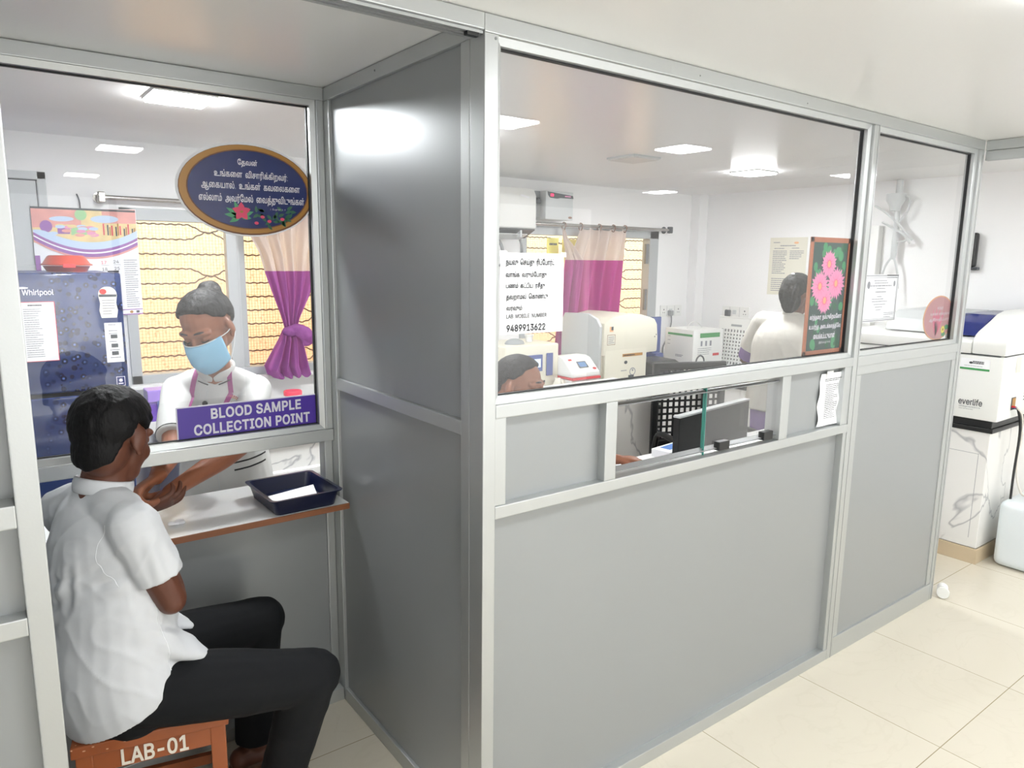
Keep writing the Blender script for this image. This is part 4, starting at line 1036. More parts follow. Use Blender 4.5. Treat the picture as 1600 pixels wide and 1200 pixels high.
# yellow notes on the right window
for k, (x0, x1, z0, z1, lb) in enumerate(((2.392, 2.499, 1.60, 1.80, 'yellow paper note on the right window beside the gathered curtain edge'), (2.535, 2.68, 1.62, 1.795, 'yellow paper note on the right window half behind the curtain'))):
    P = Plane((x0, YW+.025, z0)); tt = thing('paper_note', lb, 'note', ((x0+x1)/2, YW+.02, z0), 'yellow notes on the window')
    mb = MB(); P.slab(mb, 0, x1-x0, 0, z1-z0, 0, .001); build(mb, 'sheet', parent=tt, material='yellow_note')
    mb = MB(); P.lines(mb, .02, x1-x0-.015, [z1-z0-.05], .014, .002, seed=k+4); build(mb, 'print', parent=tt, material='ink')

# air conditioner, inverter box
t = thing('air_conditioner', 'white split air conditioner high on the back wall beside the inverter box', 'air conditioner', (1.62, 2.53, 1.80))
mb = MB(); mb.prism([(2.40, 1.85), (2.405, 2.06), (2.43, 2.105), (2.65, 2.115), (2.655, 1.80), (2.52, 1.79)], 'x', 1.18, 2.065, .01); build(mb, 'housing', parent=t, material='white', smooth=True, angle=35)
mb = MB(); mb.prism([(2.402, 1.838), (2.412, 1.846), (2.52, 1.80), (2.515, 1.785)], 'x', 1.2, 2.055); build(mb, 'outlet_slot', parent=t, material='dgrey')
mb = MB(); mb.prism([(2.41, 1.806), (2.415, 1.812), (2.51, 1.782), (2.505, 1.775)], 'x', 1.22, 2.0, .001)
for x in (1.5, 1.72, 1.94): mb.box(x, x+.012, 2.41, 2.5, 1.79, 1.84)
build(mb, 'louvre', parent=t, material='lgrey')
mb = MB(); mb.poly([V((1.93, 2.3985, 2.063)), V((2.0, 2.3985, 2.052)), V((2.0, 2.3985, 2.038)), V((1.985, 2.3985, 2.04)), V((1.93, 2.3985, 2.054))]); build(mb, 'emblem', parent=t, material='paper')
cable('ac_pipe', [(1.87, 2.56, 1.772), (1.90, 2.56, 1.72), (1.93, 2.57, 1.62), (1.935, 2.6, 1.5)], .011, 'cable_grey', 'grey insulated pipe below the air conditioner', 'pipe')
cable('ac_cable', [(2.05, 2.56, 1.776), (2.08, 2.58, 1.74), (2.10, 2.6, 1.69), (2.06, 2.61, 1.645), (1.98, 2.62, 1.62), (1.9, 2.63, 1.60), (1.78, 2.63, 1.61)], .008, 'cable_grey', 'grey cable looping from the air conditioner corner', 'cable')
t = thing('inverter_box', 'pale grey inverter box with red display on the back wall', 'inverter box', (2.34, 2.55, 1.918))
mb = MB(); mb.box(2.222, 2.472, 2.50, 2.655, 1.92, 2.112, .006); build(mb, 'housing', parent=t, material='lgrey', smooth=True, angle=30)
P = Plane((2.222, 2.4988, 1.92)); mb = MB(); P.poly(mb, [(.012, .186), (.245, .168), (.25, .148), (.13, .148), (.1, .142), (.035, .146), (.018, .162)], .0006); build(mb, 'fascia', parent=t, material='dgrey')
mb = MB(); P.rect(mb, .042, .068, .155, .173, .0012); build(mb, 'display', parent=t, material='led_red')
mb = MB(); mb.use('pale_pink'); P.rect(mb, .17, .225, .157, .165, .0012); mb.use('copper'); P.ellipse(mb, .222, .018, .018, .008, .001); build(mb, 'badge', parent=t)
mb = MB(); mb.box(2.155, 2.223, 2.56, 2.656, 1.93, 2.11, .004); build(mb, 'side_tray', parent=t, material='grey')
mb = MB(); mb.box(2.165, 2.205, 2.53, 2.56, 2.025, 2.05, .003); mb.box(2.178, 2.198, 2.535, 2.56, 2.05, 2.065, .002); build(mb, 'plug', parent=t, material='dgrey')

# sockets
def socket(P, label, plug_u, cat='socket'):
    t = thing('wall_socket', label, cat, tuple(P.p(.13, 0)))
    mb = MB(); P.slab(mb, 0, .26, 0, .095, 0, .008); build(mb, 'plate', parent=t, material='white')
    mb = MB(); mb.use('grey')
    for u in (.075, .17): P.slab(mb, u, u+.002, .006, .089, .008, .009)
    for u in (.03, .21):
        mb.use('dgrey'); P.ellipse(mb, u+.01, .06, .006, .006, .0085, 12); P.ellipse(mb, u, .035, .004, .004, .0085, 12); P.ellipse(mb, u+.02, .035, .004, .004, .0085, 12)
    mb.use('lgrey'); P.slab(mb, .105, .14, .03, .065, .008, .012); build(mb, 'switch_and_holes', parent=t)
    return t
socket(Plane((3.60, YW-.001, 1.185)), 'white switch socket with plugged grey cable on the back wall by the corner', .1)
t = thing('plug', 'grey plug with hanging cable in the back wall socket', 'plug', (3.70, YW-.03, 1.2)); mb = MB(); mb.box(3.685, 3.725, YW-.045, YW-.0095, 1.195, 1.238, .006); build(mb, 'plug_body', parent=t, material='grey')
mb = MB(); mb.tube([V((3.70, YW-.04, 1.2)), V((3.69, YW-.05, 1.12)), V((3.63, YW-.06, 1.0)), V((3.58, YW-.07, .93)), V((3.53, YW-.12, .83)), V((3.45, YW-.18, .81))], .006); build(mb, 'cord', parent=t, material='cable_grey', smooth=True)
socket(Plane((XW-.0, 2.36, 1.19), (0, -1, 0)), 'white switch socket with black plug on the right wall', .1)
t = thing('plug', 'black plug in the right wall socket', 'plug', (XW-.03, 2.28, 1.18)); mb = MB(); mb.box(XW-.045, XW-.009, 2.27, 2.31, 1.2, 1.255, .008); build(mb, 'plug_body', parent=t, material='dgrey')
mb = MB(); mb.tube([V((XW-.035, 2.29, 1.21)), V((XW-.04, 2.292, 1.16)), V((XW-.05, 2.30, 1.05)), V((XW-.05, 2.3, .84))], .005); build(mb, 'cord', parent=t, material='cable_black', smooth=True)

# notice on the right wall
t = thing('wall_notice', 'off-white printed notice sheet on the right wall behind the standing person', 'notice', (XW-.002, 1.79, 1.40))
P = Plane((XW-.002, 1.95, 1.398), (0, -1, 0)); mb = MB(); P.slab(mb, 0, .315, 0, .435, 0, .002); build(mb, 'sheet', parent=t, material='offwhite')
mb = MB(); mb.use('grey_ink'); P.lines(mb, .03, .15, [.33-.014*k for k in range(13)], .006, .003, seed=1); P.lines(mb, .175, .29, [.33-.014*k for k in range(5)], .006, .003, seed=2); P.lines(mb, .03, .15, [.12-.015*k for k in range(6)], .006, .003, seed=3); P.lines(mb, .09, .22, [.37], .007, .003, seed=4); P.lines(mb, .03, .11, [.395], .006, .003, seed=5); P.lines(mb, .04, .13, [.35], .006, .003, seed=7); P.lines(mb, .19, .25, [.352], .006, .003, seed=8); P.rect(mb, .03, .29, .03, .035, .003)
mb.use('peach'); P.ellipse(mb, .225, .395, .02, .008, .003); build(mb, 'print', parent=t)

# pale pipes with hanging tubes on the right wall
t = thing('water_filter', 'white pipe fitting with hanging tubes on the right wall behind the narrow glass', 'pipe fitting', (3.98, .97, 1.4))
mb = MB(); mb.cyl(V((3.985, .975, 2.10)), V((3.985, .975, 2.19)), .02, 14); mb.lathe([(.001, 0), (.03, 0), (.035, .03), (.06, .07), (.062, .11), (.001, .11)], (3.972, .985, 1.99)); build(mb, 'head', parent=t, material='lgrey', smooth=True, angle=40)
mb = MB(); mb.sweep([V((3.985, .975, 1.99)), V((3.985, .97, 1.85)), V((3.985, .972, 1.69))], [.016, .02, .018], n=12); build(mb, 'stem', parent=t, material='lgrey', smooth=True)
for pts in ([(3.98, .94, 2.08), (3.97, .9, 2.07), (3.97, .9, 2.0), (3.98, .95, 1.92)], [(3.97, 1.12, 2.03), (3.97, 1.04, 1.98), (3.97, .95, 1.90), (3.96, .85, 1.80)], [(3.97, 1.06, 1.92), (3.97, .97, 1.87), (3.96, .9, 1.83), (3.96, .86, 1.775)], [(3.97, .96, 1.86), (3.97, .9, 1.85), (3.97, .89, 1.80), (3.97, .95, 1.79)], [(3.98, .97, 1.70), (3.98, 1.02, 1.62), (3.98, 1.04, 1.5)], [(3.98, .97, 1.70), (3.98, .935, 1.6), (3.98, .92, 1.48)]):
    mb = MB(); mb.tube([V(p) for p in pts], .0075); build(mb, 'tube', parent=t, material='lgrey', smooth=True)
t = thing('wall_duct', 'pale boxed duct on the right wall beside the hanging tubes', 'duct', (3.99, 1.12, .8)); mb = MB(); mb.box(3.975, 4.039, 1.08, 1.17, .79, 1.90, .006); o = build(mb, 'cover', parent=t, material='white')

# machines on the window bench
def at(p): return V(p)
# big ivory analyzer
t = thing('bench_analyzer', 'large ivory bench analyzer with grey side and printed front panel', 'lab analyzer', (2.66, 2.2, BZ))
x0, x1, yf, yb = 2.395, 2.94, 2.09, 2.50
mb = MB(); mb.prism([(yf+.02, BZ+.006), (yf+.012, 1.20), (yf+.05, 1.25), (yf+.14, 1.285), (yb-.03, 1.275), (yb, 1.22), (yb, BZ+.006)], 'x', x0-.004, x0+.02, .004); build(mb, 'side_cover', parent=t, material='lgrey', smooth=True, angle=35)
mb = MB(); mb.prism([(yf+.02, BZ+.004), (yf+.012, 1.05), (yb, 1.05), (yb, BZ+.004)], 'x', x0+.02, x1-.095, .006); build(mb, 'lower_body', parent=t, material='ivory', smooth=True, angle=35)
mb = MB(); mb.prism([(x0+.02, 1.0), (x0+.02, 1.225), (x0+.1, 1.262), (x0+.24, 1.285), (x0+.38, 1.275), (x1-.03, 1.24), (x1, 1.2), (x1+.012, 1.1), (x1+.008, 1.0)], 'y', yf-.005, yb, .014); build(mb, 'hood', parent=t, material='ivory', smooth=True, angle=35)
P = Plane((x0, yf+.006, BZ)); mb = MB(); P.slab(mb, .035, .44, .03, .235, 0, .012); build(mb, 'front_door', parent=t, material='ivory')
mb = MB(); mb.use('gold'); P.rect(mb, .20, .40, .185, .205, .0135); mb.use('ink'); P.lines(mb, .21, .32, [.19], .009, .0142, seed=2); mb.use('dgrey'); P.ellipse(mb, .235, .145, .016, .012, .0135); P.rect(mb, .265, .32, .03, .052, .0135); mb.use('grey_ink'); P.lines(mb, .19, .27, [.085], .006, .0135, seed=6)
for k in range(2): P.ellipse(mb, .305+.08*k, .075, .03 if k == 0 else .001, .028 if k == 0 else .001, .0135)
mb.use('ivory'); P.ellipse(mb, .305, .075, .023, .021, .0138); mb.use('grey_ink'); P.ellipse(mb, .305, .085, .008, .008, .0142); build(mb, 'front_print', parent=t)
P = Plane((x0, yf-.0055, BZ)); mb = MB(); mb.use('offwhite'); P.rect(mb, .05, .125, .275, .345, .001); mb.use('copper'); P.rect(mb, .05, .125, .275, .278, .0014); P.rect(mb, .05, .125, .342, .345, .0014); P.rect(mb, .05, .053, .275, .345, .0014); P.rect(mb, .122, .125, .275, .345, .0014); mb.use('grey_ink'); P.lines(mb, .06, .115, [.287, .3, .313, .326], .005, .0014, seed=3); mb.use('peach'); P.rect(mb, .07, .105, .365, .4, .001); mb.use('dgrey'); P.rect(mb, .085, .105, .375, .4, .0014); P.ellipse(mb, .52, .31, .005, .005, .001, 10); P.ellipse(mb, .535, .325, .005, .005, .001, 10); build(mb, 'hood_labels', parent=t)

# small white machine with red band
t = thing('centrifuge', 'small white bench machine with red band and dark display', 'lab machine', (2.13, 2.06, BZ))
mb = MB(); mb.prism([(1.955, BZ+.002), (1.95, BZ+.06), (1.965, BZ+.085), (2.2, BZ+.085), (2.22, BZ+.06), (2.215, BZ+.002)], 'x', 2.03, 2.27, .012); build(mb, 'base', parent=t, material='white', smooth=True, angle=35)
mb = MB(); mb.prism([(1.953, BZ+.085), (1.955, BZ+.1), (2.21, BZ+.1), (2.212, BZ+.085)], 'x', 2.028, 2.272, .003); build(mb, 'red_band', parent=t, material='red')
mb = MB(); mb.prism([(1.96, BZ+.1), (1.962, BZ+.13), (2.06, BZ+.215), (2.10, BZ+.225), (2.19, BZ+.222), (2.21, BZ+.19), (2.212, BZ+.1)], 'x', 2.03, 2.27, .012); build(mb, 'lid', parent=t, material='white', smooth=True, angle=35)
P = Plane((2.03, 1.9635, BZ+.132), (1, 0, 0), (0, .098, .085)); mb = MB(); mb.use('dgrey'); P.rect(mb, .085, .165, .035, .09, .004); mb.use('screen_blue'); P.rect(mb, .095, .155, .043, .082, .0045); mb.use('red'); P.ellipse(mb, .205, .022, .016, .01, .004); mb.use('red_print'); P.rect(mb, .03, .06, .1, .115, .004); build(mb, 'control_panel', parent=t)

# blood counter with screen
t = thing('blood_counter', 'white bench blood counter with small screen and blue slot behind the seated woman', 'lab analyzer', (1.8, 2.25, BZ))
mb = MB(); mb.box(1.60, 2.03, 2.10, 2.45, BZ+.004, 1.115, .014, 3); build(mb, 'housing', parent=t, material='ivory', smooth=True, angle=35)
P = Plane((1.60, 2.0985, BZ)); mb = MB(); P.slab(mb, .12, .285, .145, .25, 0, .012); build(mb, 'screen_bezel', parent=t, material='indigo')
mb = MB(); mb.use('screen'); P.rect(mb, .20, .27, .17, .225, .0128); mb.use('screen_blue'); P.rect(mb, .13, .19, .17, .235, .0128); build(mb, 'screen', parent=t)
mb = MB(); P.slab(mb, .325, .375, .11, .255, 0, .006); build(mb, 'blue_slot', parent=t, material='indigo')
mb = MB(); mb.use('peach'); P.rect(mb, .03, .06, .23, .262, .001); mb.use('dgrey'); P.rect(mb, .045, .06, .245, .262, .0014); P.lines(mb, .39, .42, [.02], .008, .001, seed=2); build(mb, 'labels', parent=t)
mb = MB(); mb.ell((1.745, 2.2, 1.115), (.07, .05, .035)); build(mb, 'printer_cover', parent=t, material='grey', smooth=True)
t = thing('sample_cup', 'small white sample cup on top of the blood counter', 'cup', (1.9, 2.25, 1.115)); mb = MB(); mb.lathe([(.001, .001), (.022, .001), (.026, .04), (.03, .04), (.03, .05), (.001, .05)], (1.9, 2.25, 1.115)); build(mb, 'cup', parent=t, material='white', smooth=True, angle=40)
mb = MB(); mb.box(1.30, 1.585, 2.42, 2.5, BZ+.002, 1.26, .006); tag(build(mb, 'computer_screen', material='dgrey'), 'dark grey monitor back behind the blood counter', 'monitor')
mb = MB(); mb.lathe([(.001, .001), (.03, .001), (.034, .05), (.02, .08), (.02, .1), (.001, .1)], (1.965, 2.03, BZ)); tag(build(mb, 'reagent_bottle', material='offwhite', smooth=True), 'cream reagent bottle between the blood counter and the red-banded machine', 'bottle')
mb = MB(); mb.box(1.90, 2.02, 2.0, 2.06, BZ+.001, BZ+.03, .004) if False else mb.lathe([(.001, .001), (.022, .001), (.022, .06), (.012, .07), (.012, .085), (.001, .085)], (2.0, 2.015, BZ)); tag(build(mb, 'dropper_bottle', material='offwhite', smooth=True), 'smaller cream bottle just left of the red-banded machine', 'bottle')

# grey panel, carton, printer, punch, basket
mb = MB(); mb.box(3.235, 3.335, 2.40, 2.43, .93, 1.215, .006); mb.box(3.24, 3.33, 2.36, 2.46, BZ+.001, .935, .006); tag(build(mb, 'thin_screen', material='indigo'), 'narrow blue-grey display standing behind the large ivory analyzer', 'display')
t = thing('carton', 'white carton with green bands on the bench near the corner', 'carton', (3.5, 2.3, BZ)); CM = Matrix.Translation(V((3.40, 2.13, BZ))) @ Matrix.Rotation(radians(-4), 4, 'Z')
mb = MB(); mb.box(0, .33, 0, .3, .001, .325, .003, 2, CM); build(mb, 'box', parent=t, material='white')
mb = MB(); R3 = CM.to_3x3(); P = Plane(CM @ V((0, -.0006, 0)), R3 @ V((1, 0, 0))); P2 = Plane(CM @ V((-.0006, .3, 0)), R3 @ V((0, -1, 0)))
mb.use('green_label'); P.rect(mb, .07, .29, .265, .3, .001); P2.rect(mb, .03, .29, .275, .292, .001); mb.use('red'); P.rect(mb, .22, .29, .12, .14, .001); mb.use('grey_ink')
for k in range(3): P.rect(mb, .08+.05*k, .1+.05*k, .2, .24, .001)
P.lines(mb, .05, .2, [.18, .165, .15, .135], .004, .001, seed=2); P2.lines(mb, .12, .2, [.12, .11], .006, .001, seed=3); P2.lines(mb, .03, .06, [.26, .23, .2], .004, .001, seed=4); build(mb, 'print', parent=t)
mb = MB(); mb.tube([CM @ V((.08, .15, .326)), CM @ V((.12, .15, .37)), CM @ V((.2, .16, .37)), CM @ V((.26, .16, .327))], .003); build(mb, 'strap', parent=t, material='white')
t = thing('printer', 'low black printer-like box with dusty top on the bench', 'printer', (2.93, 2.08, BZ)); mb = MB(); mb.prism([(2.015, BZ+.002), (2.01, BZ+.09), (2.1, BZ+.125), (2.3, BZ+.13), (2.3, BZ+.002)], 'x', 2.87, 3.17, .008); build(mb, 'housing', parent=t, material='black', smooth=True, angle=35)
mb = MB(); mb.box(2.90, 3.12, 2.006, 2.012, BZ+.02, BZ+.06, .002); build(mb, 'paper_slot', parent=t, material='dgrey'); mb = MB(); mb.cyl(V((3.02, 2.004, BZ+.045)), V((3.02, 2.012, BZ+.045)), .016, 16); mb.cyl(V((2.92, 2.004, BZ+.03)), V((2.92, 2.012, BZ+.03)), .012, 16); build(mb, 'button', parent=t, material='grey')
t = thing('paper_punch', 'beige bench tool with curved wire handle between printer and carton', 'tool', (3.35, 2.05, BZ)); mb = MB(); mb.prism([(3.2, BZ+.001), (3.23, BZ+.05), (3.3, BZ+.065), (3.5, BZ+.06), (3.52, BZ+.001)], 'y', 2.01, 2.1, .006); build(mb, 'base', parent=t, material='offwhite', smooth=True, angle=35)
mb = MB(); mb.tube([V((3.33, 2.04, BZ+.06)), V((3.34, 2.04, BZ+.12)), V((3.38, 2.04, BZ+.145)), V((3.42, 2.04, BZ+.12)), V((3.43, 2.04, BZ+.06))], .006); build(mb, 'handle', parent=t, material='dgrey', smooth=True)
mb = MB(); mb.box(3.36, 3.56, 1.82, 1.98, .772, .80, .003); tag(build(mb, 'folder', material='dgrey'), 'dark flat folder at the bench corner below the perforated basket', 'folder')

t = thing('basket', 'white perforated plastic basket back standing by the right wall', 'basket', (3.92, 2.08, .77))
bxm = Matrix.Translation(V((3.86, 2.28, .8015))) @ Matrix.Rotation(radians(-90), 4, 'Z') @ Matrix.Rotation(radians(-6), 4, 'X')
BW, BH, nx, nz = .34, .40, 10, 10
mb = MB()
def bar(u0, u1, w0, w1, t0=0, t1=.012): mb.box(u0, u1, t0, t1, w0, w1, 0, 1, bxm)
mx_, mz0, mz1 = .025, .03, .31; px = (BW-2*mx_)/nx; pz = (mz1-mz0)/nz
bar(0, mx_-.0, 0, BH); bar(BW-mx_, BW, 0, BH); bar(mx_, BW-mx_, 0, mz0); bar(mx_, BW-mx_, mz1, BH)
for k in range(1, nx): bar(mx_+px*k-.007, mx_+px*k+.007, mz0, mz1, .001, .011)
for k in range(1, nz): bar(mx_, BW-mx_, mz0+pz*k-.007, mz0+pz*k+.007, .0005, .0115)
build(mb, 'lattice', parent=t, material='white')
mb = MB(); mb.box(.12, .22, -.001, .002, .335, .352, 0, 1, bxm); build(mb, 'handle_slot', parent=t, material='grey')
mb = MB(); mb.box(.0, BW, .04, .045, 0, BH-.02, 0, 1, bxm); build(mb, 'inner_wall', parent=t, material='dgrey')
mb = MB(); mb.box(.0, BW, -.006, .016, BH, BH+.012, .003, 2, bxm); build(mb, 'rim', parent=t, material='white')

# left bench things: violet box, jar with red lid, bottle
t = thing('glove_box', 'violet translucent box on the bench behind the masked person', 'box', (-.32, 2.3, BZ)); mb = MB(); mb.box(-.365, -.275, 2.27, 2.36, BZ+.06, 1.0, .004); build(mb, 'box', parent=t, material='purple_box')
mb = MB(); mb.box(-.37, -.27, 2.262, 2.365, .955, 1.012, .004); build(mb, 'sleeve', parent=t, material='lilac'); mb = MB(); mb.box(-.375, -.265, 2.26, 2.37, BZ+.001, BZ+.06, .004); build(mb, 'foot', parent=t, material='white')
mb = MB(); mb.box(-.33, -.305, 2.261, 2.266, .88, .96); build(mb, 'slot', parent=t, material='indigo')
t = thing('jar', 'white jar with pinkish red lid on the bench under the tied curtain', 'jar', (.34, 2.3, BZ)); mb = MB(); mb.lathe([(.001, .001), (.043, .001), (.045, .01), (.045, .11), (.04, .115), (.001, .115)], (.34, 2.3, BZ)); build(mb, 'jar_body', parent=t, material='white', smooth=True, angle=40)
mb = MB(); mb.lathe([(.001, .115), (.048, .115), (.048, .135), (.045, .139), (.001, .139)], (.34, 2.3, BZ)); build(mb, 'lid', parent=t, material='pinkred', smooth=True, angle=40)
t = thing('dispenser', 'small white dispenser beside the right edge of the recess glass', 'dispenser', (.63, 2.4, BZ)); mb = MB(); mb.box(.60, .68, 2.36, 2.44, BZ+.001, .99, .01); build(mb, 'body', parent=t, material='white'); mb = MB(); mb.lathe([(.001, 0), (.018, 0), (.02, .03), (.012, .04), (.012, .07), (.001, .07)], (.64, 2.4, .99)); build(mb, 'pump', parent=t, material='grey', smooth=True, angle=40)
mb = MB(); mb.box(.52, .58, 2.38, 2.43, BZ+.001, .965, .006); tag(build(mb, 'label_box', material='offwhite'), 'small cream box left of the white dispenser', 'box')

# front desk with monitor, office chair, carton, paper
t = thing('desk', 'white laminate desk behind the small sliding window', 'desk', (1.55, .5, 0)); mb = MB(); mb.box(.34, 2.35, .07, .745, .75, .775, .004); build(mb, 'desk_top', parent=t, material='shelf_top')
for x in (.35, 2.31): mb = MB(); mb.box(x, x+.03, .09, .73, 0, .75, .002); build(mb, 'side_panel', parent=t, material='white')
MA, MBp = V((1.20, .385, 0)), V((1.76, .462, 0)); dv = (MBp-MA).normalized(); MM = Matrix.Translation(MA) @ Matrix.Rotation(math.atan2(dv.y, dv.x), 4, 'Z'); ml = (MBp-MA).length
t = thing('monitor', 'wide black computer monitor on the desk behind the sliding panes', 'monitor', tuple(MM @ V((ml/2, 0, .775)))); mb = MB(); mb.box(0, ml, 0, .028, .80, 1.035, .004, 2, MM); build(mb, 'screen_body', parent=t, material='black')
mb = MB(); mb.box(.0, ml, -.002, .03, 1.034, 1.042, .001, 1, MM); build(mb, 'top_edge', parent=t, material='lgrey'); mb = MB(); mb.box(ml/2-.12, ml/2+.12, -.07, .1, .7755, .787, .004, 2, MM); mb.box(ml/2-.03, ml/2+.03, .028, .05, .785, .88, .004, 2, MM); build(mb, 'stand', parent=t, material='black')
t = thing('paper_carton', 'small white and blue carton on the desk left of the monitor', 'carton', (1.52, .66, .775)); KM = Matrix.Translation(V((1.42, .61, .7755))) @ Matrix.Rotation(radians(8), 4, 'Z'); mb = MB(); mb.box(0, .2, 0, .1, 0, .035, .001, 1, KM); build(mb, 'box', parent=t, material='paper'); mb = MB(); P = Plane(KM @ V((0, 0, .0355)), KM.to_3x3() @ V((1, 0, 0)), KM.to_3x3() @ V((0, 1, 0))); P.rect(mb, .04, .19, .03, .085, .0005); build(mb, 'print', parent=t, material='blue_print')
mb = MB(); sheet(mb, ((1.03, .50), (1.30, .48), (1.36, .72), (1.06, .735)), .7762); tag(build(mb, 'writing_paper', material='paper', normals=False), 'white paper sheet under the seated woman\'s hand', 'paper')
t = thing('side_cabinet', 'white marble-fronted cabinet behind the desk seen through the small window', 'cabinet', (2.1, 1.48, 0)); mb = MB(); mb.box(1.72, 2.33, 1.46, 1.9, 0, .86, .006); build(mb, 'body', parent=t, material='marble'); mb = MB(); mb.box(1.70, 2.35, 1.44, 1.92, .86, .885, .004); build(mb, 'top', parent=t, material='shelf_top'); mb = MB(); mb.tube([V((2.28, 1.457, .78)), V((2.28, 1.43, .77)), V((2.28, 1.43, .64)), V((2.28, 1.457, .63))], .006); build(mb, 'handle', parent=t, material='dgrey', smooth=True)
t = thing('office_chair', 'black mesh-back office chair between the desk and the marble cabinet', 'chair', (2.30, 1.1, 0)); CC = Matrix.Translation(V((2.30, 1.10, 0))) @ Matrix.Rotation(radians(-20), 4, 'Z')
mb = MB(); mb.box(-.24, .24, -.24, .22, .44, .5, .025, 3, CC); build(mb, 'seat', parent=t, material='black', smooth=True)
mb = MB(); nxx = 11
for k in range(nxx+1): mb.box(-.21+.42*k/nxx-.006, -.21+.42*k/nxx+.006, .222, .230, .60, 1.02, 0, 1, CC)
for k in range(12): mb.box(-.21, .21, .223, .231, .60+.42*k/11-.006, .60+.42*k/11+.006, 0, 1, CC)
build(mb, 'mesh_back', parent=t, material='black'); mb = MB(); mb.box(-.24, -.20, .21, .24, .5, 1.05, .008, 2, CC); mb.box(.20, .24, .21, .24, .5, 1.05, .008, 2, CC); mb.box(-.24, .24, .21, .24, 1.02, 1.06, .008, 2, CC); mb.box(-.24, .24, .21, .24, .56, .6, .008, 2, CC); build(mb, 'back_frame', parent=t, material='black')
for sx in (-1, 1):
    mb = MB(); mb.sweep([CC @ V((sx*.27, .12, .46)), CC @ V((sx*.275, .1, .6)), CC @ V((sx*.275, .05, .68)), CC @ V((sx*.275, -.15, .68))], [(.02, .014)]*4, n=10); build(mb, 'armrest', parent=t, material='black', smooth=True)
mb = MB(); mb.cyl(CC @ V((0, 0, .09)), CC @ V((0, 0, .44)), .028, 14)
for k in range(5): a = 2*pi*k/5; mb.sweep([CC @ V((0, 0, .1)), CC @ V((.28*cos(a), .28*sin(a), .065))], [(.022, .018), (.016, .012)], n=10, sub=1); mb.ell(CC @ V((.28*cos(a), .28*sin(a), .03)), (.028, .028, .03), n=12, m=8)
build(mb, 'base', parent=t, material='black', smooth=True)

# ================================================================== PEOPLE
from mathutils.bvhtree import BVHTree
def frame(fwd, roll=0):
    y = V(fwd).normalized(); z0 = V((0, 0, 1)); x = y.cross(z0).normalized(); z = x.cross(y).normalized()
    if roll: x, z = x*cos(roll)+z*sin(roll), z*cos(roll)-x*sin(roll)
    return x, y, z
def mtx(c, fwd, roll=0, s=1.0):
    x, y, z = frame(fwd, roll); c = V(c)
    return Matrix(((x.x*s, y.x*s, z.x*s, c.x), (x.y*s, y.y*s, z.y*s, c.y), (x.z*s, y.z*s, z.z*s, c.z), (0, 0, 0, 1)))
SKULL = [((0, -.012, .035), (.0745, .094, .082)), ((0, -.032, -.03), (.058, .060, .068))]
def head(mb, H):
    R3 = H.to_3x3(); s = R3.col[0].length
    def E(c, r, rot=None): mb.ell(H @ V(c), r, (R3 @ rot) if rot else R3, 20, 14)
    for c, r in SKULL: E(c, r)
    E((0, .030, -.02), (.061, .060, .084)); E((0, .037, -.074), (.046, .044, .037)); E((0, .064, -.098), (.021, .018, .017))
    for sx in (-1, 1):
        E((sx*.037, .054, -.028), (.024, .025, .026)); E((sx*.032, .073, .003), (.0145, .0135, .012))
        E((sx*.0755, -.012, -.004), (.010, .020, .033), Matrix.Rotation(radians(-14), 3, 'X') @ Matrix.Rotation(radians(sx*-20), 3, 'Z'))
        E((sx*.0745, -.006, -.034), (.008, .010, .012)); E((sx*.011, .094, -.040), (.009, .010, .008))
    S = lambda pts, rad, side=(1, 0, 0): mb.sweep([H @ V(p) for p in pts], [tuple(q*s for q in r) if isinstance(r, tuple) else r*s for r in rad], side=R3 @ V(side), n=12)
    S([(-.05, .068, .022), (-.025, .084, .026), (0, .087, .022), (.025, .084, .026), (.05, .068, .022)], [.010, .010, .009, .010, .010], (0, 0, 1))
    S([(0, .086, .014), (0, .100, -.016), (0, .107, -.036)], [.008, .0105, .0135])
    S([(-.022, .080, -.066), (0, .092, -.064), (.022, .080, -.066)], [.005, .007, .005], (0, 0, 1)); S([(-.019, .079, -.077), (0, .090, -.078), (.019, .079, -.077)], [.005, .0075, .005], (0, 0, 1))
def face_bits(H, parent, closed=True, brow_mat='brow'):
    s = H.to_3x3().col[0].length; R3 = H.to_3x3()
    for sx, side in ((-1, 'right'), (1, 'left')):
        mb = MB(); mb.sweep([H @ V(p) for p in ((sx*.014, .0915, .029), (sx*.033, .0875, .032), (sx*.050, .0715, .024))], [(.0042, .003), (.0045, .003), (.002, .002)], side=R3 @ V((0, 0, 1)), n=8); build(mb, 'eyebrow', parent=parent, material='brow', smooth=True)
        mb = MB(); mb.sweep([H @ V(p) for p in ((sx*.017, .0825, .0), (sx*.032, .0875, -.0045), (sx*.047, .079, .0))], [.0012, .002, .0012], n=6, side=R3 @ V((0, 0, 1))); build(mb, 'eyelashes', parent=parent, material='brow', smooth=True)
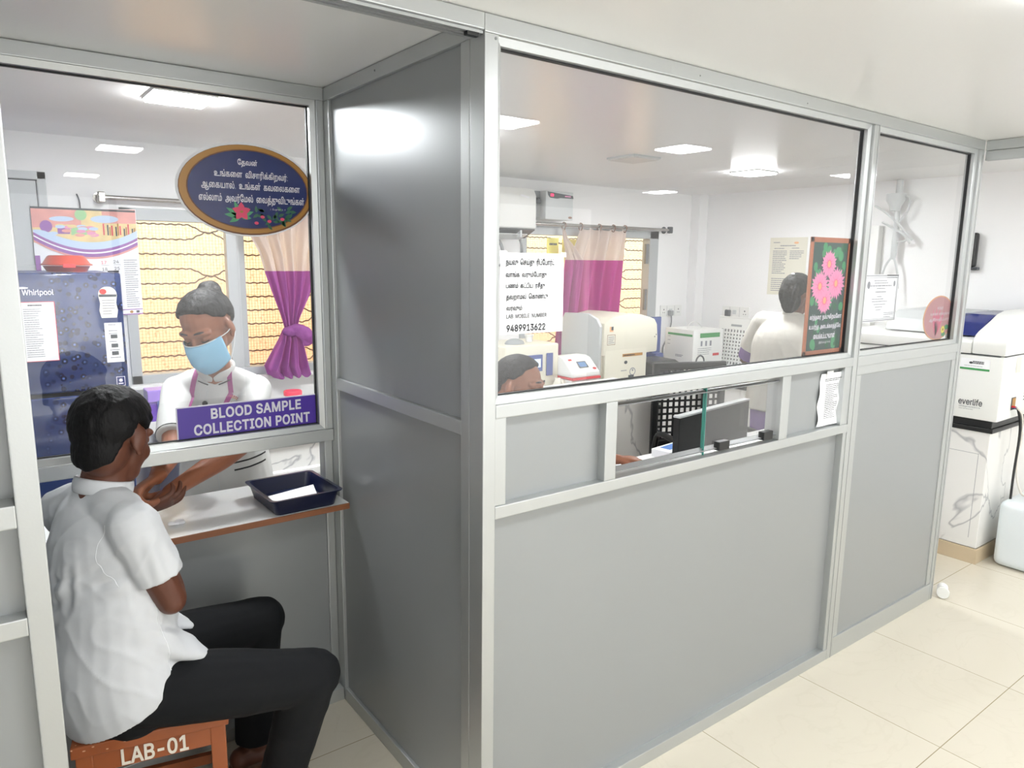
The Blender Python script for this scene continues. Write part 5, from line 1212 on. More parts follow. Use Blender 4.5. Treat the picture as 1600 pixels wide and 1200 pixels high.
def hair(name, H, parent, line, thick=.011, extra=None, vox=.004, disp=.004):
    """line: list of (azimuth deg from front, elevation limit deg); hair grows above it"""
    def lim(az):
        for (a0, e0), (a1, e1) in zip(line, line[1:]):
            if az <= a1: t = (az-a0)/(a1-a0); return e0+(e1-e0)*t*t*(3-2*t)
        return line[-1][1]
    c0 = V(SKULL[0][0]); R3 = H.to_3x3(); s = R3.col[0].length
    mb = MB(); nu, nv = 72, 48; vs = []; fs = []
    for j in range(nv+1):
        el = -pi/2+pi*j/nv
        for i in range(nu):
            az = 2*pi*i/nu; d = V((sin(az)*cos(el), cos(az)*cos(el), sin(el))); r = 0
            for c, rr in SKULL:
                q = c0-V(c); A = sum((d[k]/rr[k])**2 for k in range(3)); B = 2*sum(d[k]*q[k]/rr[k]**2 for k in range(3)); C_ = sum((q[k]/rr[k])**2 for k in range(3))-1
                D_ = B*B-4*A*C_
                if D_ > 0: r = max(r, (-B+sqrt(D_))/(2*A))
            aa = math.degrees(az); aa = aa if aa <= 180 else 360-aa
            m_ = (math.degrees(el)-lim(aa))/9; m_ = max(0, min(1, m_+.5)); m_ = m_*m_*(3-2*m_)
            off = -.016+(thick+.016)*m_+.0015*m_*noise.noise(d*9)
            vs.append(H @ (c0+d*(r+off)))
    for j in range(nv):
        for i in range(nu): a = j*nu+i; b = j*nu+(i+1) % nu; fs.append((a, b, b+nu, a+nu))
    mb.tris(vs, fs); bmesh.ops.remove_doubles(mb.bm, verts=mb.bm.verts[:], dist=1e-6)
    if extra: extra(mb, H, R3)
    o = build(mb, name, parent=parent, material='hair', smooth=True); remesh(o, vox, 3, disp, .02); return o
def hand(mb, wrist, d, palm, thumb, curl=(.5, .6, .6), s=1.0, spread=.05, thumb_curl=.4):
    """d: pointing direction, palm: palm normal, thumb: +1 if thumb lies along d x palm"""
    y = V(d).normalized(); z = (-(V(palm)-y*y.dot(V(palm)))).normalized(); x = y.cross(z)*thumb; w = V(wrist)
    L = lambda a, b, c: w+x*a*s+y*b*s+z*c*s
    mb.sweep([L(0, -.02, 0), L(0, .02, 0), L(0, .055, .001), L(.0, .088, -.001)], [(.026*s, .019*s), (.031*s, .017*s), (.041*s, .0145*s), (.040*s, .0115*s)], side=x, n=16)
    for k, (u, ln, b0) in enumerate(((.0335, .070, .086), (.0115, .079, .090), (-.0115, .073, .087), (-.033, .057, .079))):
        a = 0; p = V((u, b0-.012, -.001)); pts = [L(*p)]; sp = spread*(1.5-k)*.6
        ang = 0
        for q, fr in enumerate((.45, .32, .25)):
            ang += curl[q]*(1+.12*(k-1)); p = p+V((sin(sp)*ln*fr, cos(ang)*(ln*fr+(.012 if q == 0 else 0)), -sin(ang)*ln*fr)); pts.append(L(*p))
        mb.sweep(pts, [.0092*s, .0086*s, .0078*s, .0064*s], side=x, n=10, sub=4)
    t = thumb_curl
    mb.sweep([L(.022, .012, -.006), L(.044, .038, -.014-.006*t), L(.052-.012*t, .064, -.022-.016*t), L(.050-.026*t, .088, -.026-.026*t)], [.014*s, .0122*s, .0098*s, .0074*s], side=z, n=10, sub=4)
def limb(mb, pts, rad, n=14, caps=('r', 'r')): mb.sweep([V(p) for p in pts], rad, n=n, caps=caps, side=(.2, .5, .83))
def mix(a, b, t): return V(a).lerp(V(b), t)
def arm(mb, S, E, W, r=(.05, .045, .037, .04, .034, .024)):
    limb(mb, [S, mix(S, E, .5), mix(S, E, .96)], [r[0], r[1], r[2]]); limb(mb, [mix(E, S, .02), mix(E, W, .28), mix(E, W, .65), W], [r[2], r[3], r[4], r[5]])
def leg(mb, Hp, K, A, toe, r=(.085, .07, .052, .052, .036)):
    limb(mb, [Hp, mix(Hp, K, .5), K], [r[0], r[1], r[2]]); limb(mb, [K, mix(K, A, .35), A], [r[2], r[3], r[4]])
    d = V(toe).normalized(); A = V(A); mb.sweep([A-d*.05-V((0, 0, .035)), A+d*.06-V((0, 0, .045)), A+d*.15-V((0, 0, .06))], [(.036, .036), (.042, .032), (.038, .02)], side=d.cross(V((0, 0, 1))), n=14)
def shoes(root, feet, mk='shoe'):
    for A, toe in feet:
        d = V(toe).normalized(); A = V(A); mb = MB(); sd = d.cross(V((0, 0, 1))); zb = A.z
        mb.sweep([A-d*.06-V((0, 0, zb-.03)), A+d*.04-V((0, 0, zb-.032)), A+d*.13-V((0, 0, zb-.028)), A+d*.19-V((0, 0, zb-.024))], [(.038, .028), (.044, .03), (.048, .026), (.034, .02)], side=sd, n=16); o = build(mb, 'shoe', parent=root, material=mk, smooth=True); remesh(o, .006, 4)
def surf_fn(o):
    dg = bpy.context.evaluated_depsgraph_get(); dg.update(); ev = o.evaluated_get(dg); me = ev.to_mesh()
    b = BVHTree.FromPolygons([v.co.copy() for v in me.vertices], [tuple(p.vertices) for p in me.polygons]); ev.to_mesh_clear(); org = WL[o]
    def f(p, d, off=.001):
        d = V(d).normalized(); h = b.ray_cast(V(p)-org, d)
        if h[0] is None: return None
        return h[0]+org-d*off, h[1]
    return f
def ribbon(mb, pts, nrm, w, t=.0015):
    pts = [p for p in pts if p is not None]
    for i in range(len(pts)-1):
        a, b = pts[i], pts[i+1]; sd = (b-a).cross(nrm).normalized()*w/2; n = nrm.normalized()*t
        vs = [a-sd, a+sd, b+sd, b-sd, a-sd+n, a+sd+n, b+sd+n, b-sd+n]; mb.tris(vs, [(3, 2, 1, 0), (4, 5, 6, 7), (0, 1, 5, 4), (1, 2, 6, 5), (2, 3, 7, 6), (3, 0, 4, 7)])

def drape(o, amp, dirs, k=(3.2, 17), folds=(), seed=0, mask=None):
    """bake the modifiers, then push the cloth into elongated creases (real geometry)"""
    dg = bpy.context.evaluated_depsgraph_get(); dg.update()
    me = bpy.data.meshes.new_from_object(o.evaluated_get(dg)); old = o.data; o.modifiers.clear(); o.data = me; bpy.data.meshes.remove(old)
    org = WL[o]; D_ = []
    for d in dirs:
        a = V(d).normalized(); b = a.cross(V((.3, .2, .93))).normalized(); D_.append((a, b, a.cross(b)))
    off = V((seed*7.3, seed*3.1, 0)); N = [v.normal.copy() for v in me.vertices]
    for v, n in zip(me.vertices, N):
        p = v.co+org; h = 0
        for q, (a, b, c) in enumerate(D_):
            w = .5+.5*noise.noise(p*3.5+off+V((q*11, 0, 0))); u = V((p.dot(a)*k[0], p.dot(b)*k[1], p.dot(c)*k[1]))+off
            r = 1-abs(noise.noise(u))*2.2; h += w*max(-.4, r*abs(r))*amp*.6
        for P0, P1, wd, dp in folds:
            P0_, P1_ = V(P0), V(P1); t = max(0, min(1, (p-P0_).dot(P1_-P0_)/(P1_-P0_).length_squared)); ds = (p-P0_.lerp(P1_, t)).length
            if ds < wd*3: e_ = ds/wd; h += dp*(math.exp(-e_*e_)-.55*math.exp(-(e_-1.5)**2*2))*sin(pi*(.12+.76*t))
        if mask: h *= mask(p)
        v.co += n*h
    for p_ in me.polygons: p_.use_smooth = True
    return o

# ------------------------------------------------------------------ seated man
root = thing('person', 'person with short black hair in white shirt sitting on the marked stool, back turned', 'person', (-.74, .57, .45))
FW = V((.906, .42, 0)); RT = V((.42, -.906, 0))
Hm = mtx((-.732, .597, 1.182), (sin(radians(43))*cos(radians(20)), cos(radians(43))*cos(radians(20)), -sin(radians(20))), radians(3), 1.03)
SR, ER, WR = V((-.726, .437, .995)), V((-.655, .425, .785)), V((-.645, .685, .835))
SL, EL, WLh = V((-.846, .738, .975)), V((-.80, .925, .842)), V((-.640, .945, .868))
mb = MB(); head(mb, Hm)
limb(mb, [(-.775, .59, .99), (-.762, .592, 1.07), (-.742, .592, 1.14)], [.07, .058, .056])
mb.sweep([V(p) for p in ((-.77, .565, .53), (-.772, .565, .70), (-.774, .58, .9), (-.778, .595, .99))], [(.15, .105), (.125, .09), (.145, .095), (.12, .07)], side=RT, n=20)
limb(mb, [(-.778, .595, .995), SR], [.055, .048]); limb(mb, [(-.778, .595, .995), SL], [.055, .048])
arm(mb, SR, ER, WR); arm(mb, SL, EL, WLh)
hand(mb, WR, (-.08, .95, -.05), (.1, 0, -1), -1, (.35, .45, .4)); hand(mb, WLh, (.9, -.15, .15), (.1, .6, .8), 1, (.35, .5, .4))
KR, AR, KL, AL = V((-.33, .365, .492)), V((-.385, .50, .095)), V((-.352, .755, .497)), V((-.385, .73, .095))
leg(mb, (-.755, .475, .545), KR, AR, (.96, -.2, 0)); leg(mb, (-.755, .655, .545), KL, AL, (.98, .1, 0))
o = build(mb, 'body', parent=root, material='skin', smooth=True); remesh(o, .0042, 5)
mlim = [(0, 34), (48, 26), (66, 2), (78, -14), (88, -6), (98, 2), (112, -30), (140, -58), (180, -64)]
hair('hair', Hm, root, mlim, .015, disp=.006)
# trousers
mb = MB()
mb.sweep([V((-.775, .565, .50)), V((-.77, .565, .60)), V((-.77, .565, .70))], [(.165, .115), (.155, .115), (.13, .095)], side=RT, n=20)
for y_ in (.485, .645): limb(mb, [(-.80, y_, .524), (-.775, y_, .534), (-.74, y_, .545)], [.058, .072, .088], 18)
for Hp, K, A in (((-.755, .48, .545), KR, AR), ((-.755, .65, .545), KL, AL)):
    limb(mb, [Hp, mix(Hp, K, .45), mix(Hp, K, .85), K+V((.012, 0, .0))], [.090, .090, .077, .072], 18)
    limb(mb, [K+V((0, 0, -.005)), mix(K, A, .3), mix(K, A, .7), mix(K, A, .97)], [.073, .070, .066, .064], 18, ('r', 'f'))
o = build(mb, 'trousers', parent=root, material='denim_dark', smooth=True); remesh(o, .006, 6); drape(o, .005, [(.2, .6, .7), (.3, -.6, .5)], (3, 10), seed=5)
# shirt
mb = MB()
mb.sweep([V((-.752, .553, .500)), V((-.768, .556, .538)), V((-.780, .558, .62)), V((-.768, .560, .72)), V((-.767, .568, .84)), V((-.775, .583, .94)), V((-.780, .595, .995)), V((-.772, .597, 1.035))],
         [(.186, .152), (.192, .150), (.186, .144), (.168, .138), (.160, .130), (.160, .115), (.125, .088), (.07, .062)], side=RT, n=28, caps=('f', 'r'))
SC_ = V((-.775, .597, 1.022))
for S in (SR, SL): limb(mb, [SC_, mix(SC_, S, .5)+V((0, 0, .006)), S], [.060, .058, .055])
limb(mb, [SR+V((-.002, .004, .003)), mix(SR, ER, .3), mix(SR, ER, .66)], [.060, .060, .058], 18, ('r', 'f')); limb(mb, [SL, mix(SL, EL, .3), mix(SL, EL, .68)], [.056, .056, .056], 18, ('r', 'f'))
# front tails lying over the thighs
mb.sweep([V((-.69, .47, .68)), V((-.63, .465, .635)), V((-.575, .455, .60))], [(.075, .05), (.06, .028), (.035, .006)], side=(0.1, 1, 0), n=16)
mb.sweep([V((-.69, .58, .70)), V((-.63, .58, .66)), V((-.585, .57, .632))], [(.07, .04), (.05, .018), (.016, .006)], side=(0.1, 1, 0), n=16)
shirt = build(mb, 'shirt', parent=root, material='shirt', smooth=True); remesh(shirt, .005, 5)
A_ = V((-.755, .40, .90)); Fm = lambda u, z, fw=-.13: V((-.772, .57, 0))+RT*u+FW*fw+V((0, 0, z))
drape(shirt, .0085, [(.5, .3, -.55), (-.4, .5, -.75)], (3.0, 13), [
    (Fm(.13, .90, -.06), Fm(-.02, .83), .016, .010), (Fm(.14, .86, -.06), Fm(-.08, .74), .018, .012), (Fm(.14, .80, -.05), Fm(-.02, .68), .016, .010),
    (Fm(.05, .93), Fm(.03, .80), .014, -.008), (Fm(-.03, .93), Fm(-.05, .78), .014, .007), (Fm(.16, .72, -.03), Fm(.0, .60, -.13), .018, .011), (Fm(.17, .66, 0), Fm(.06, .54, -.12), .018, .010),
    (Fm(.17, .78, .0), Fm(.12, .66, .09), .014, .009), (Fm(.17, .70, .03), Fm(.13, .58, .10), .014, .008), (Fm(-.02, .70), Fm(-.12, .60, -.09), .018, .009), (Fm(.0, .60), Fm(-.1, .52, -.1), .016, .007),
    (SR+V((.02, -.05, -.02)), mix(SR, ER, .6)+V((.0, -.05, 0)), .014, .006)], 3)
mb = MB(); cc = V((-.764, .597, 1.062)); pts = []; Tz = V((.25, .12, 1)).normalized(); ax = RT; ay = Tz.cross(ax).normalized()
for k in range(25): a = radians(-150+300*k/24+90+180); pts.append(cc+ax*.066*cos(a)+ay*.064*sin(a)-Tz*.006*cos(a-radians(270))*0)
mb.sweep(pts, [(.020, .006)]*25, side=Tz, n=10, sub=1); o = build(mb, 'collar', parent=shirt, material='shirt', smooth=True)
# armhole stitching
f = surf_fn(shirt)
def seam(name, rays, r=.0008):
    pts = []
    for p, d_ in rays:
        h = f(p, d_, .0004)
        if h: pts.append(h[0])
    if len(pts) > 3: mb = MB(); mb.sweep(pts, [r]*len(pts), n=5, sub=1, caps=('f', 'f')); build(mb, name, parent=shirt, material='stitch', smooth=True)
seam('armhole_seam', [(Fm(.115-.028*sin(pi*k/20)+.03*(k/20), 1.01-.15*k/20, -.45), FW) for k in range(21)])
seam('side_seam', [(Fm(.5, .84-.30*k/20, .0+.03*k/20), -RT) for k in range(21)])
shoes(root, [(AR, (.96, -.2, 0)), (AL, (.98, .1, 0))])

# ------------------------------------------------------------------ standing person with the mask
root = thing('person', 'person in white uniform with blue face mask and magenta lanyard leaning over the shelf', 'person', (-.24, 1.45, 0))
FWn = V((-.42, -.906, 0)).normalized(); RTn = V((FWn.y, -FWn.x, 0))
az, pt = radians(46), radians(28)
Hn = mtx((-.332, 1.232, 1.395), (-sin(az)*cos(pt), -cos(az)*cos(pt), -sin(pt)), radians(-6), 1.05)
SRn, ERn, WRn = V((-.418, 1.375, 1.155)), V((-.492, 1.145, .995)), V((-.578, .968, .955))
SLn, ELn, WLn = V((-.160, 1.275, 1.150)), V((-.285, 1.09, .985)), V((-.545, .958, .905))
spine = [(-.235, 1.47, .82), (-.25, 1.43, .98), (-.272, 1.37, 1.10), (-.284, 1.335, 1.18)]
mb = MB(); head(mb, Hn)
limb(mb, [(-.288, 1.33, 1.18), (-.298, 1.30, 1.26), (-.318, 1.258, 1.345)], [.066, .05, .05])
mb.sweep([V(p) for p in spine], [(.15, .10), (.125, .09), (.15, .098), (.12, .065)], side=RTn, n=20)
limb(mb, [spine[-1], SRn], [.055, .046]); limb(mb, [spine[-1], SLn], [.055, .046])
arm(mb, SRn, ERn, WRn, (.045, .042, .035, .037, .030, .023)); arm(mb, SLn, ELn, WLn, (.045, .042, .036, .038, .031, .024))
hand(mb, WRn, (-.82, -.42, -.28), (.25, -.35, -.9), 1, (.5, .7, .6), .95, thumb_curl=.8)
hand(mb, WLn, (-.86, -.40, -.30), (-.2, .35, .9), -1, (.45, .6, .5), .95, thumb_curl=.7)
for sx in (-1, 1): leg(mb, V((-.235, 1.47, .82))+RTn*.085*sx, V((-.235, 1.46, .45))+RTn*.085*sx, V((-.235, 1.48, .085))+RTn*.085*sx, FWn, (.085, .07, .05, .052, .036))
o = build(mb, 'body', parent=root, material='skin2', smooth=True); remesh(o, .0038, 4)
fl = [(0, 37), (40, 30), (62, 12), (80, 0), (96, 2), (112, -16), (145, -40), (180, -46)]
def bun(mb, H, R3):
    c = H @ V((.012, -.100, .084)); rg = random.Random(4)
    mb.ell(c, (.042, .038, .034), R3)
    mb.ell(H @ V((.03, -.112, .062)), (.028, .024, .030), R3); mb.ell(H @ V((-.012, -.094, .088)), (.026, .022, .016), R3)
    mb.ell(H @ V((0, -.105, .06)), (.03, .022, .045), R3)
ho = hair('hair', Hn, root, fl, .012, bun, disp=.004)
face_bits(Hn, root)
# mask
def mask(H, parent):
    mb = MB(); nu, nv = 28, 20; vs = []; fs = []
    for j in range(nv+1):
        v = j/nv; z = -.120+.110*v
        for i in range(nu+1):
            u = -1+2*i/nu; a = u*radians(78); g = (1-u*u)
            top = .008*g; zz = z+(top if v > .6 else 0)*(v-.6)/.4-.012*(1-v)*(1-g)*-1
            bulge = .053*g*abs(g)**.3*sin(pi*min(.9, max(.15, v*.75+.12)))**.7
            rx = .0685-.012*(1-v)**2; ry = .058; y = .030+ry*cos(a)+bulge*.9-.010*(1-v)**2+.0012*sin(v*18)*g; x = rx*sin(a)
            vs.append(H @ V((x, y, zz)))
    for j in range(nv):
        for i in range(nu): k = j*(nu+1)+i; fs.append((k, k+1, k+nu+2, k+nu+1))
    mb.tris(vs, fs); o = build(mb, 'face_mask', parent=parent, material='mask', smooth=True, normals=False)
    so = o.modifiers.new('thickness', 'SOLIDIFY'); so.thickness = .0025; so.offset = 1
    for sx in (-1, 1):
        for z in (-.012, -.100):
            m2 = MB(); m2.sweep([H @ V((sx*.066, .046, z)), H @ V((sx*.078, .018, z*.6-.004)), H @ V((sx*.083, -.012, -.004 if z > -.05 else -.03))], [.0018]*3, n=6); build(m2, 'ear_loop', parent=o, material='strap', smooth=True)
    m2 = MB(); m2.sweep([vs_ + (H.to_3x3() @ V((0, .0015, 0))) for vs_ in vs[-(nu+1)+3:-3]], [.0016]*(nu-5), n=6, sub=1); build(m2, 'nose_wire', parent=o, material='strap', smooth=True)
    return o
mask(Hn, root)
# uniform
mb = MB()
mb.sweep([V(p) for p in ((-.235, 1.48, .42), (-.235, 1.475, .62), (-.237, 1.465, .82), (-.25, 1.425, .98), (-.270, 1.375, 1.09), (-.284, 1.338, 1.18), (-.289, 1.325, 1.225))], [(.20, .155), (.19, .15), (.172, .135), (.145, .12), (.152, .12), (.112, .082), (.062, .054)], side=RTn, n=28, caps=('f', 'f'))
limb(mb, [spine[-1], mix(spine[-1], SRn, .6), SRn], [.055, .052, .05]); limb(mb, [spine[-1], mix(spine[-1], SLn, .6), SLn], [.055, .052, .05])
for S in (SRn, SLn): limb(mb, [V((-.290, 1.322, 1.205)), mix((-.290, 1.322, 1.205), S, .5)+V((0, 0, .004)), S], [.052, .052, .05])
for S, E in ((SRn, ERn), (SLn, ELn)): limb(mb, [S, mix(S, E, .4), mix(S, E, .80)], [.054, .056, .056], 18, ('r', 'f'))
uni = build(mb, 'uniform', parent=root, material='uniform', smooth=True); remesh(uni, .0055, 5); drape(uni, .0045, [(.3, .2, -.9), (-.5, .3, -.6)], (3, 12), seed=9)
f = surf_fn(uni)
def us(u, z, off=.001):      # point on the front of the uniform, u to her right, at height z
    cpt = V((-.25, 1.42, 0)) if z < 1.0 else V((-.27, 1.375, 0)); h = f(V((cpt.x, cpt.y, z))+RTn*u+FWn*.6, -FWn, off); return h[0] if h else None
def upath(pts, n=8, off=.002):
    out = []
    for a, b in zip(pts, pts[1:]):
        for k in range(n): t = k/n; out.append(us(a[0]+(b[0]-a[0])*t, a[1]+(b[1]-a[1])*t, off))
    out.append(us(*pts[-1], off)); return [p for p in out if p is not None]
for pts in ([(.055, 1.235), (.075, 1.15), (.07, 1.05), (.03, .98)], [(-.055, 1.235), (-.06, 1.15), (-.01, 1.05), (.03, .98)]):
    q = upath(pts)
    if len(q) > 2:
        mb = MB(); ribbon(mb, q, FWn, .017, .002); build(mb, 'lanyard', parent=root, material='lanyard')
for z in (1.115, 1.06, 1.0, .74):
    p = us(.03 if z > .9 else .0, z, .002)
    if p: mb = MB(); mb.cyl(p, p+FWn*.004, .0095, 16); build(mb, 'button', parent=uni, material='black', smooth=True, angle=40)
q = upath([(.02, 1.17), (.03, 1.06), (.02, .9), (.0, .6)], 10, .0012)
mb = MB(); ribbon(mb, q, FWn, .003, .001); build(mb, 'placket_seam', parent=uni, material='lgrey')
for z in (.868, .838):
    q = upath([(-.045, z-.002), (-.10, z+.004), (-.15, z+.014)], 8, .0015)
    if len(q) > 2: mb = MB(); ribbon(mb, q, FWn, .006, .002); build(mb, 'pocket_piping', parent=uni, material='black')
p = us(-.06, 1.108, .002)
if p:
    P = Plane(p, -RTn, (0, 0, 1)); mb = MB(); mb.use('orange_print')
    for k in range(18):
        a0, a1 = radians(-20+220*k/18), radians(-20+220*(k+.7)/18)
        for r0, r1, key in ((.030, .034, 'red_print'), (.024, .0275, 'orange_print')): mb.use(key); P.poly(mb, [(r0*cos(a0), r0*sin(a0)), (r1*cos(a0), r1*sin(a0)), (r1*cos(a1), r1*sin(a1)), (r0*cos(a1), r0*sin(a1))], .003)
    mb.use('red_print'); P.rect(mb, -.003, .003, -.009, .009, .003); P.rect(mb, -.009, .009, -.003, .003, .003); build(mb, 'emblem', parent=uni, normals=False)
# collar: two lapels with dark piping
for sx in (-1, 1):
    mb = MB(); base = V((-.293, 1.318, 1.235)); pts = []
    for k in range(9): a = radians(180*k/8); pts.append(base+RTn*sx*.062*sin(a*.93+.12)-FWn*.058*cos(a)*1.0+V((0, 0, .012-.045*(k/8)**1.5)))
    mb.sweep(pts, [(.022, .005)]*8+[(.012, .004)], side=(V((0, 0, 1))+RTn*sx*-.5), n=10, sub=2); cl = build(mb, 'collar', parent=uni, material='uniform', smooth=True)
    mb = MB(); mb.sweep([p+RTn*sx*.0135-V((0, 0, .018)) for p in pts[1:]], [.0022]*8, n=6, sub=2); build(mb, 'collar_piping', parent=uni, material='black', smooth=True)
for S, E in ((SRn, ERn), (SLn, ELn)):
    c = mix(S, E, .765); d = (E-S).normalized(); x = d.cross(V((0, 0, 1))).normalized(); y = d.cross(x); mb = MB()
    mb.sweep([c+x*.0565*cos(a)+y*.0565*sin(a) for a in [2*pi*k/24 for k in range(25)]], [.0024]*25, n=6, sub=1, caps=('f', 'f'), side=d); build(mb, 'cuff_piping', parent=uni, material='black', smooth=True)
shoes(root, [(V((-.235, 1.48, .085))+RTn*.085*s_, FWn) for s_ in (-1, 1)], 'white')
mb = MB(); a = V((-.648, .897, .905)); mb.box(-.02, .02, -.006, .006, -.003, .003, .001, 1, Matrix.Translation(a) @ Matrix.Rotation(radians(40), 4, 'Z') @ Matrix.Rotation(radians(-30), 4, 'Y')); tag(build(mb, 'test_strip', material='paper'), 'small white strip held between the hands above the shelf', 'strip')

# ------------------------------------------------------------------ seated woman behind the small window
root = thing('person', 'person with tied-back dark hair looking down behind the front glass', 'person', (.72, .90, .45))
az, pt = radians(30), radians(3)
Hw = mtx((.705, .775, 1.150), (sin(az)*cos(pt), -cos(az)*cos(pt), -sin(pt)), radians(3), 1.0)
SRw, ERw, WRw = V((.555, .86, .985)), V((.50, .68, .83)), V((.66, .55, .803))
SLw, ELw, WLw = V((.88, .86, .985)), V((.985, .775, .83)), V((1.165, .675, .806))
mb = MB(); head(mb, Hw); limb(mb, [(.718, .86, .98), (.716, .84, 1.05), (.71, .80, 1.11)], [.066, .05, .05])
mb.sweep([V((.72, .92, .53)), V((.72, .91, .70)), V((.72, .88, .9)), V((.718, .86, .985))], [(.16, .11), (.13, .095), (.155, .1), (.12, .065)], side=(1, 0, 0), n=20)
for S, E, W in ((SRw, ERw, WRw), (SLw, ELw, WLw)): limb(mb, [(.718, .86, .985), S], [.055, .046]); arm(mb, S, E, W, (.045, .042, .034, .036, .029, .022))
hand(mb, WRw, (.85, -.5, -.05), (0, 0, -1), 1, (.3, .4, .4), .95); hand(mb, WLw, (.92, -.38, -.06), (0, 0, -1), 1, (.28, .4, .4), .95, .12)
for x in (.64, .80): leg(mb, (x, .90, .54), (x, .52, .52), (x, .55, .085), (0, -1, 0))
o = build(mb, 'body', parent=root, material='skin2', smooth=True); remesh(o, .0042, 4)
def tail(mb, H, R3): mb.ell(H @ V((0, -.115, .045)), (.03, .028, .032), R3); mb.ell(H @ V((.01, -.105, .0)), (.034, .026, .05), R3); mb.sweep([H @ V((0, -.115, .03)), H @ V((0, -.13, -.04)), H @ V((0, -.12, -.13))], [.028, .03, .014], n=12)
hair('hair', Hw, root, fl, .012, tail, disp=.005); face_bits(Hw, root)
mb = MB(); R3 = Hw.to_3x3(); mb.ell(Hw @ V((-.03, -.118, .055)), (.012, .01, .02), R3); build(mb, 'hair_clip', parent=root, material='paper', smooth=True)
mb = MB(); mb.sweep([V((.72, .93, .47)), V((.72, .92, .56)), V((.72, .905, .72)), V((.72, .88, .9)), V((.718, .86, .99)), V((.717, .85, 1.03))], [(.18, .14), (.175, .13), (.15, .12), (.17, .12), (.125, .08), (.062, .052)], side=(1, 0, 0), n=24, caps=('f', 'f'))
for S, E in ((SRw, ERw), (SLw, ELw)): limb(mb, [(.718, .86, .985), S], [.06, .056]); limb(mb, [S, mix(S, E, .4), mix(S, E, .8)], [.058, .058, .056], 16, ('r', 'f'))
o = build(mb, 'uniform', parent=root, material='uniform', smooth=True); remesh(o, .007, 5)
mb = MB(); mb.sweep([V((.72, .92, .50)), V((.72, .91, .62))], [(.17, .12), (.16, .11)], side=(1, 0, 0), n=18)
for x in (.64, .80): limb(mb, [(x, .90, .545), (x, .7, .54), (x, .52, .525)], [.095, .085, .07]); limb(mb, [(x, .52, .52), (x, .53, .3), (x, .55, .12)], [.07, .066, .06], 14, ('r', 'f'))
o = build(mb, 'trousers', parent=root, material='lilac_cloth', smooth=True); remesh(o, .008, 5)
shoes(root, [((x, .55, .085), (0, -1, 0)) for x in (.64, .80)])
t = thing('work_stool', 'round black stool under the person behind the small window', 'stool', (.72, .93, 0)); mb = MB(); mb.lathe([(.001, 0), (.16, 0), (.175, .015), (.175, .04), (.16, .05), (.001, .05)], (.72, .93, .395)); build(mb, 'seat', parent=t, material='black', smooth=True, angle=40)
for k in range(4): a = radians(45+90*k); mb = MB(); mb.cyl(V((.72+.12*cos(a), .93+.12*sin(a), .395)), V((.72+.17*cos(a), .93+.17*sin(a), 0)), .012, 10); build(mb, 'leg', parent=t, material='chrome', smooth=True)

# ------------------------------------------------------------------ standing person seen from behind
root = thing('person', 'person in cream coat with purple sleeve bands working at the right wall, seen from behind', 'person', (2.95, 1.06, 0))
Hb = mtx((3.02, 1.055, 1.447), (.97, .10, -.22), 0, 1.04)
SLb, ELb, WLb = V((2.99, 1.255, 1.275)), V((3.02, 1.385, 1.02)), V((3.22, 1.32, .93))
SRb, ERb, WRb = V((2.99, .865, 1.275)), V((3.02, .80, 1.02)), V((3.14, .98, .93))
mb = MB(); head(mb, Hb); limb(mb, [(2.975, 1.06, 1.27), (2.985, 1.058, 1.33), (3.005, 1.056, 1.40)], [.07, .056, .056])
mb.sweep([V((2.93, 1.06, .84)), V((2.935, 1.06, 1.02)), V((2.955, 1.06, 1.18)), V((2.972, 1.06, 1.275))], [(.16, .12), (.15, .11), (.17, .115), (.13, .07)], side=(0, 1, 0), n=20)
for S, E, W in ((SRb, ERb, WRb), (SLb, ELb, WLb)): limb(mb, [(2.972, 1.06, 1.275), S], [.06, .052]); arm(mb, S, E, W, (.05, .047, .04, .041, .033, .025))
hand(mb, WLb, (.9, -.3, -.2), (0, -.3, -.9), 1, (.4, .5, .4)); hand(mb, WRb, (.9, .3, -.2), (0, .3, -.9), -1, (.4, .5, .4))
for y in (.97, 1.15): leg(mb, (2.93, y, .84), (2.935, y, .46), (2.92, y, .09), (1, 0, 0))
o = build(mb, 'body', parent=root, material='skin', smooth=True); remesh(o, .0045, 4)
def knot(mb, H, R3): mb.ell(H @ V((0, -.060, -.045)), (.058, .040, .07), R3); [mb.sweep([H @ V((.02*q, -.09, .06)), H @ V((.026*q, -.112, .0)), H @ V((.018*q, -.095, -.06)), H @ V((.012*q, -.08, -.10))], [.012, .016, .016, .01], n=10) for q in (-1.6, -.5, .6, 1.6)]
hair('hair', Hb, root, fl, .014, knot, disp=.006)
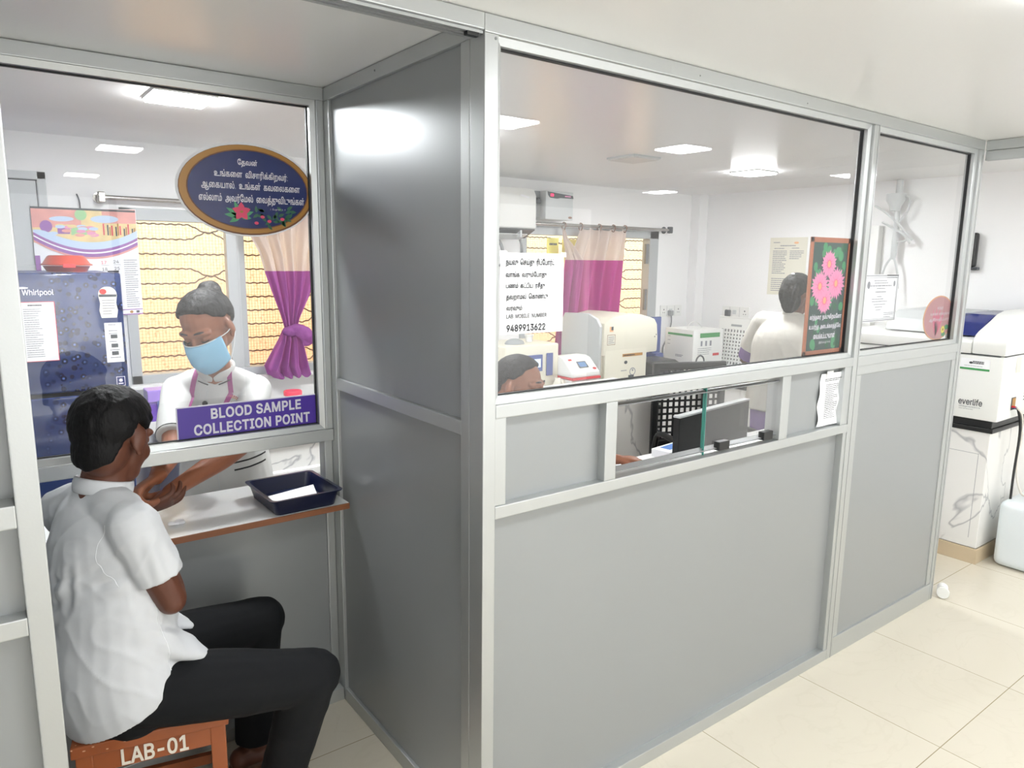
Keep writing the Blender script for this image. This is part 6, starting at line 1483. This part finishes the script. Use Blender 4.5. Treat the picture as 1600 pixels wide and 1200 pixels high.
mb = MB(); mb.ell(Hb @ V((.0, -.095, .108)), (.012, .006, .005), Hb.to_3x3()); build(mb, 'hair_clip', parent=root, material='paper', smooth=True)
mb = MB(); mb.sweep([V((2.915, 1.06, .755)), V((2.92, 1.06, .86)), V((2.93, 1.06, 1.02)), V((2.95, 1.06, 1.18)), V((2.972, 1.06, 1.28)), V((2.98, 1.06, 1.325))], [(.205, .165), (.205, .16), (.205, .15), (.205, .145), (.145, .09), (.07, .062)], side=(0, 1, 0), n=26, caps=('f', 'f'))
for S, E in ((SRb, ERb), (SLb, ELb)): limb(mb, [(2.972, 1.06, 1.275), mix((2.972, 1.06, 1.275), S, .6), S], [.066, .066, .064]); limb(mb, [S, mix(S, E, .35), mix(S, E, .70)], [.068, .072, .072], 16, ('r', 'f'))
coat = build(mb, 'coat', parent=root, material='coat', smooth=True); remesh(coat, .006, 5); drape(coat, .007, [(.0, .7, -.6), (0, -.5, -.8)], (3, 11), seed=4)
for S, E in ((SRb, ERb), (SLb, ELb)):
    mb = MB(); limb(mb, [mix(S, E, .62), mix(S, E, .80), mix(S, E, .97)], [.060, .062, .056], 16, ('f', 'f')); o = build(mb, 'sleeve_band', parent=root, material='lilac_cloth', smooth=True); remesh(o, .006, 4)
mb = MB(); mb.sweep([V((2.925, 1.06, .68)), V((2.93, 1.06, .9))], [(.175, .13), (.16, .12)], side=(0, 1, 0), n=18)
for y in (.97, 1.15): limb(mb, [(2.93, y, .80), (2.93, y, .45), (2.92, y, .10)], [.10, .085, .075], 14, ('r', 'f'))
o = build(mb, 'trousers', parent=root, material='lilac_cloth', smooth=True); remesh(o, .008, 5)
shoes(root, [((2.92, y, .09), (1, 0, 0)) for y in (.97, 1.15)])
mb = MB(); mb.sweep([V((2.985, 1.06, 1.33))+V((.05*cos(a), .062*sin(a), -.012*cos(a))) for a in [2*pi*k/20 for k in range(21)]], [(.016, .005)]*21, side=(0, 0, 1), n=8, sub=1); build(mb, 'collar', parent=coat, material='coat', smooth=True)
bpy.context.view_layer.update()
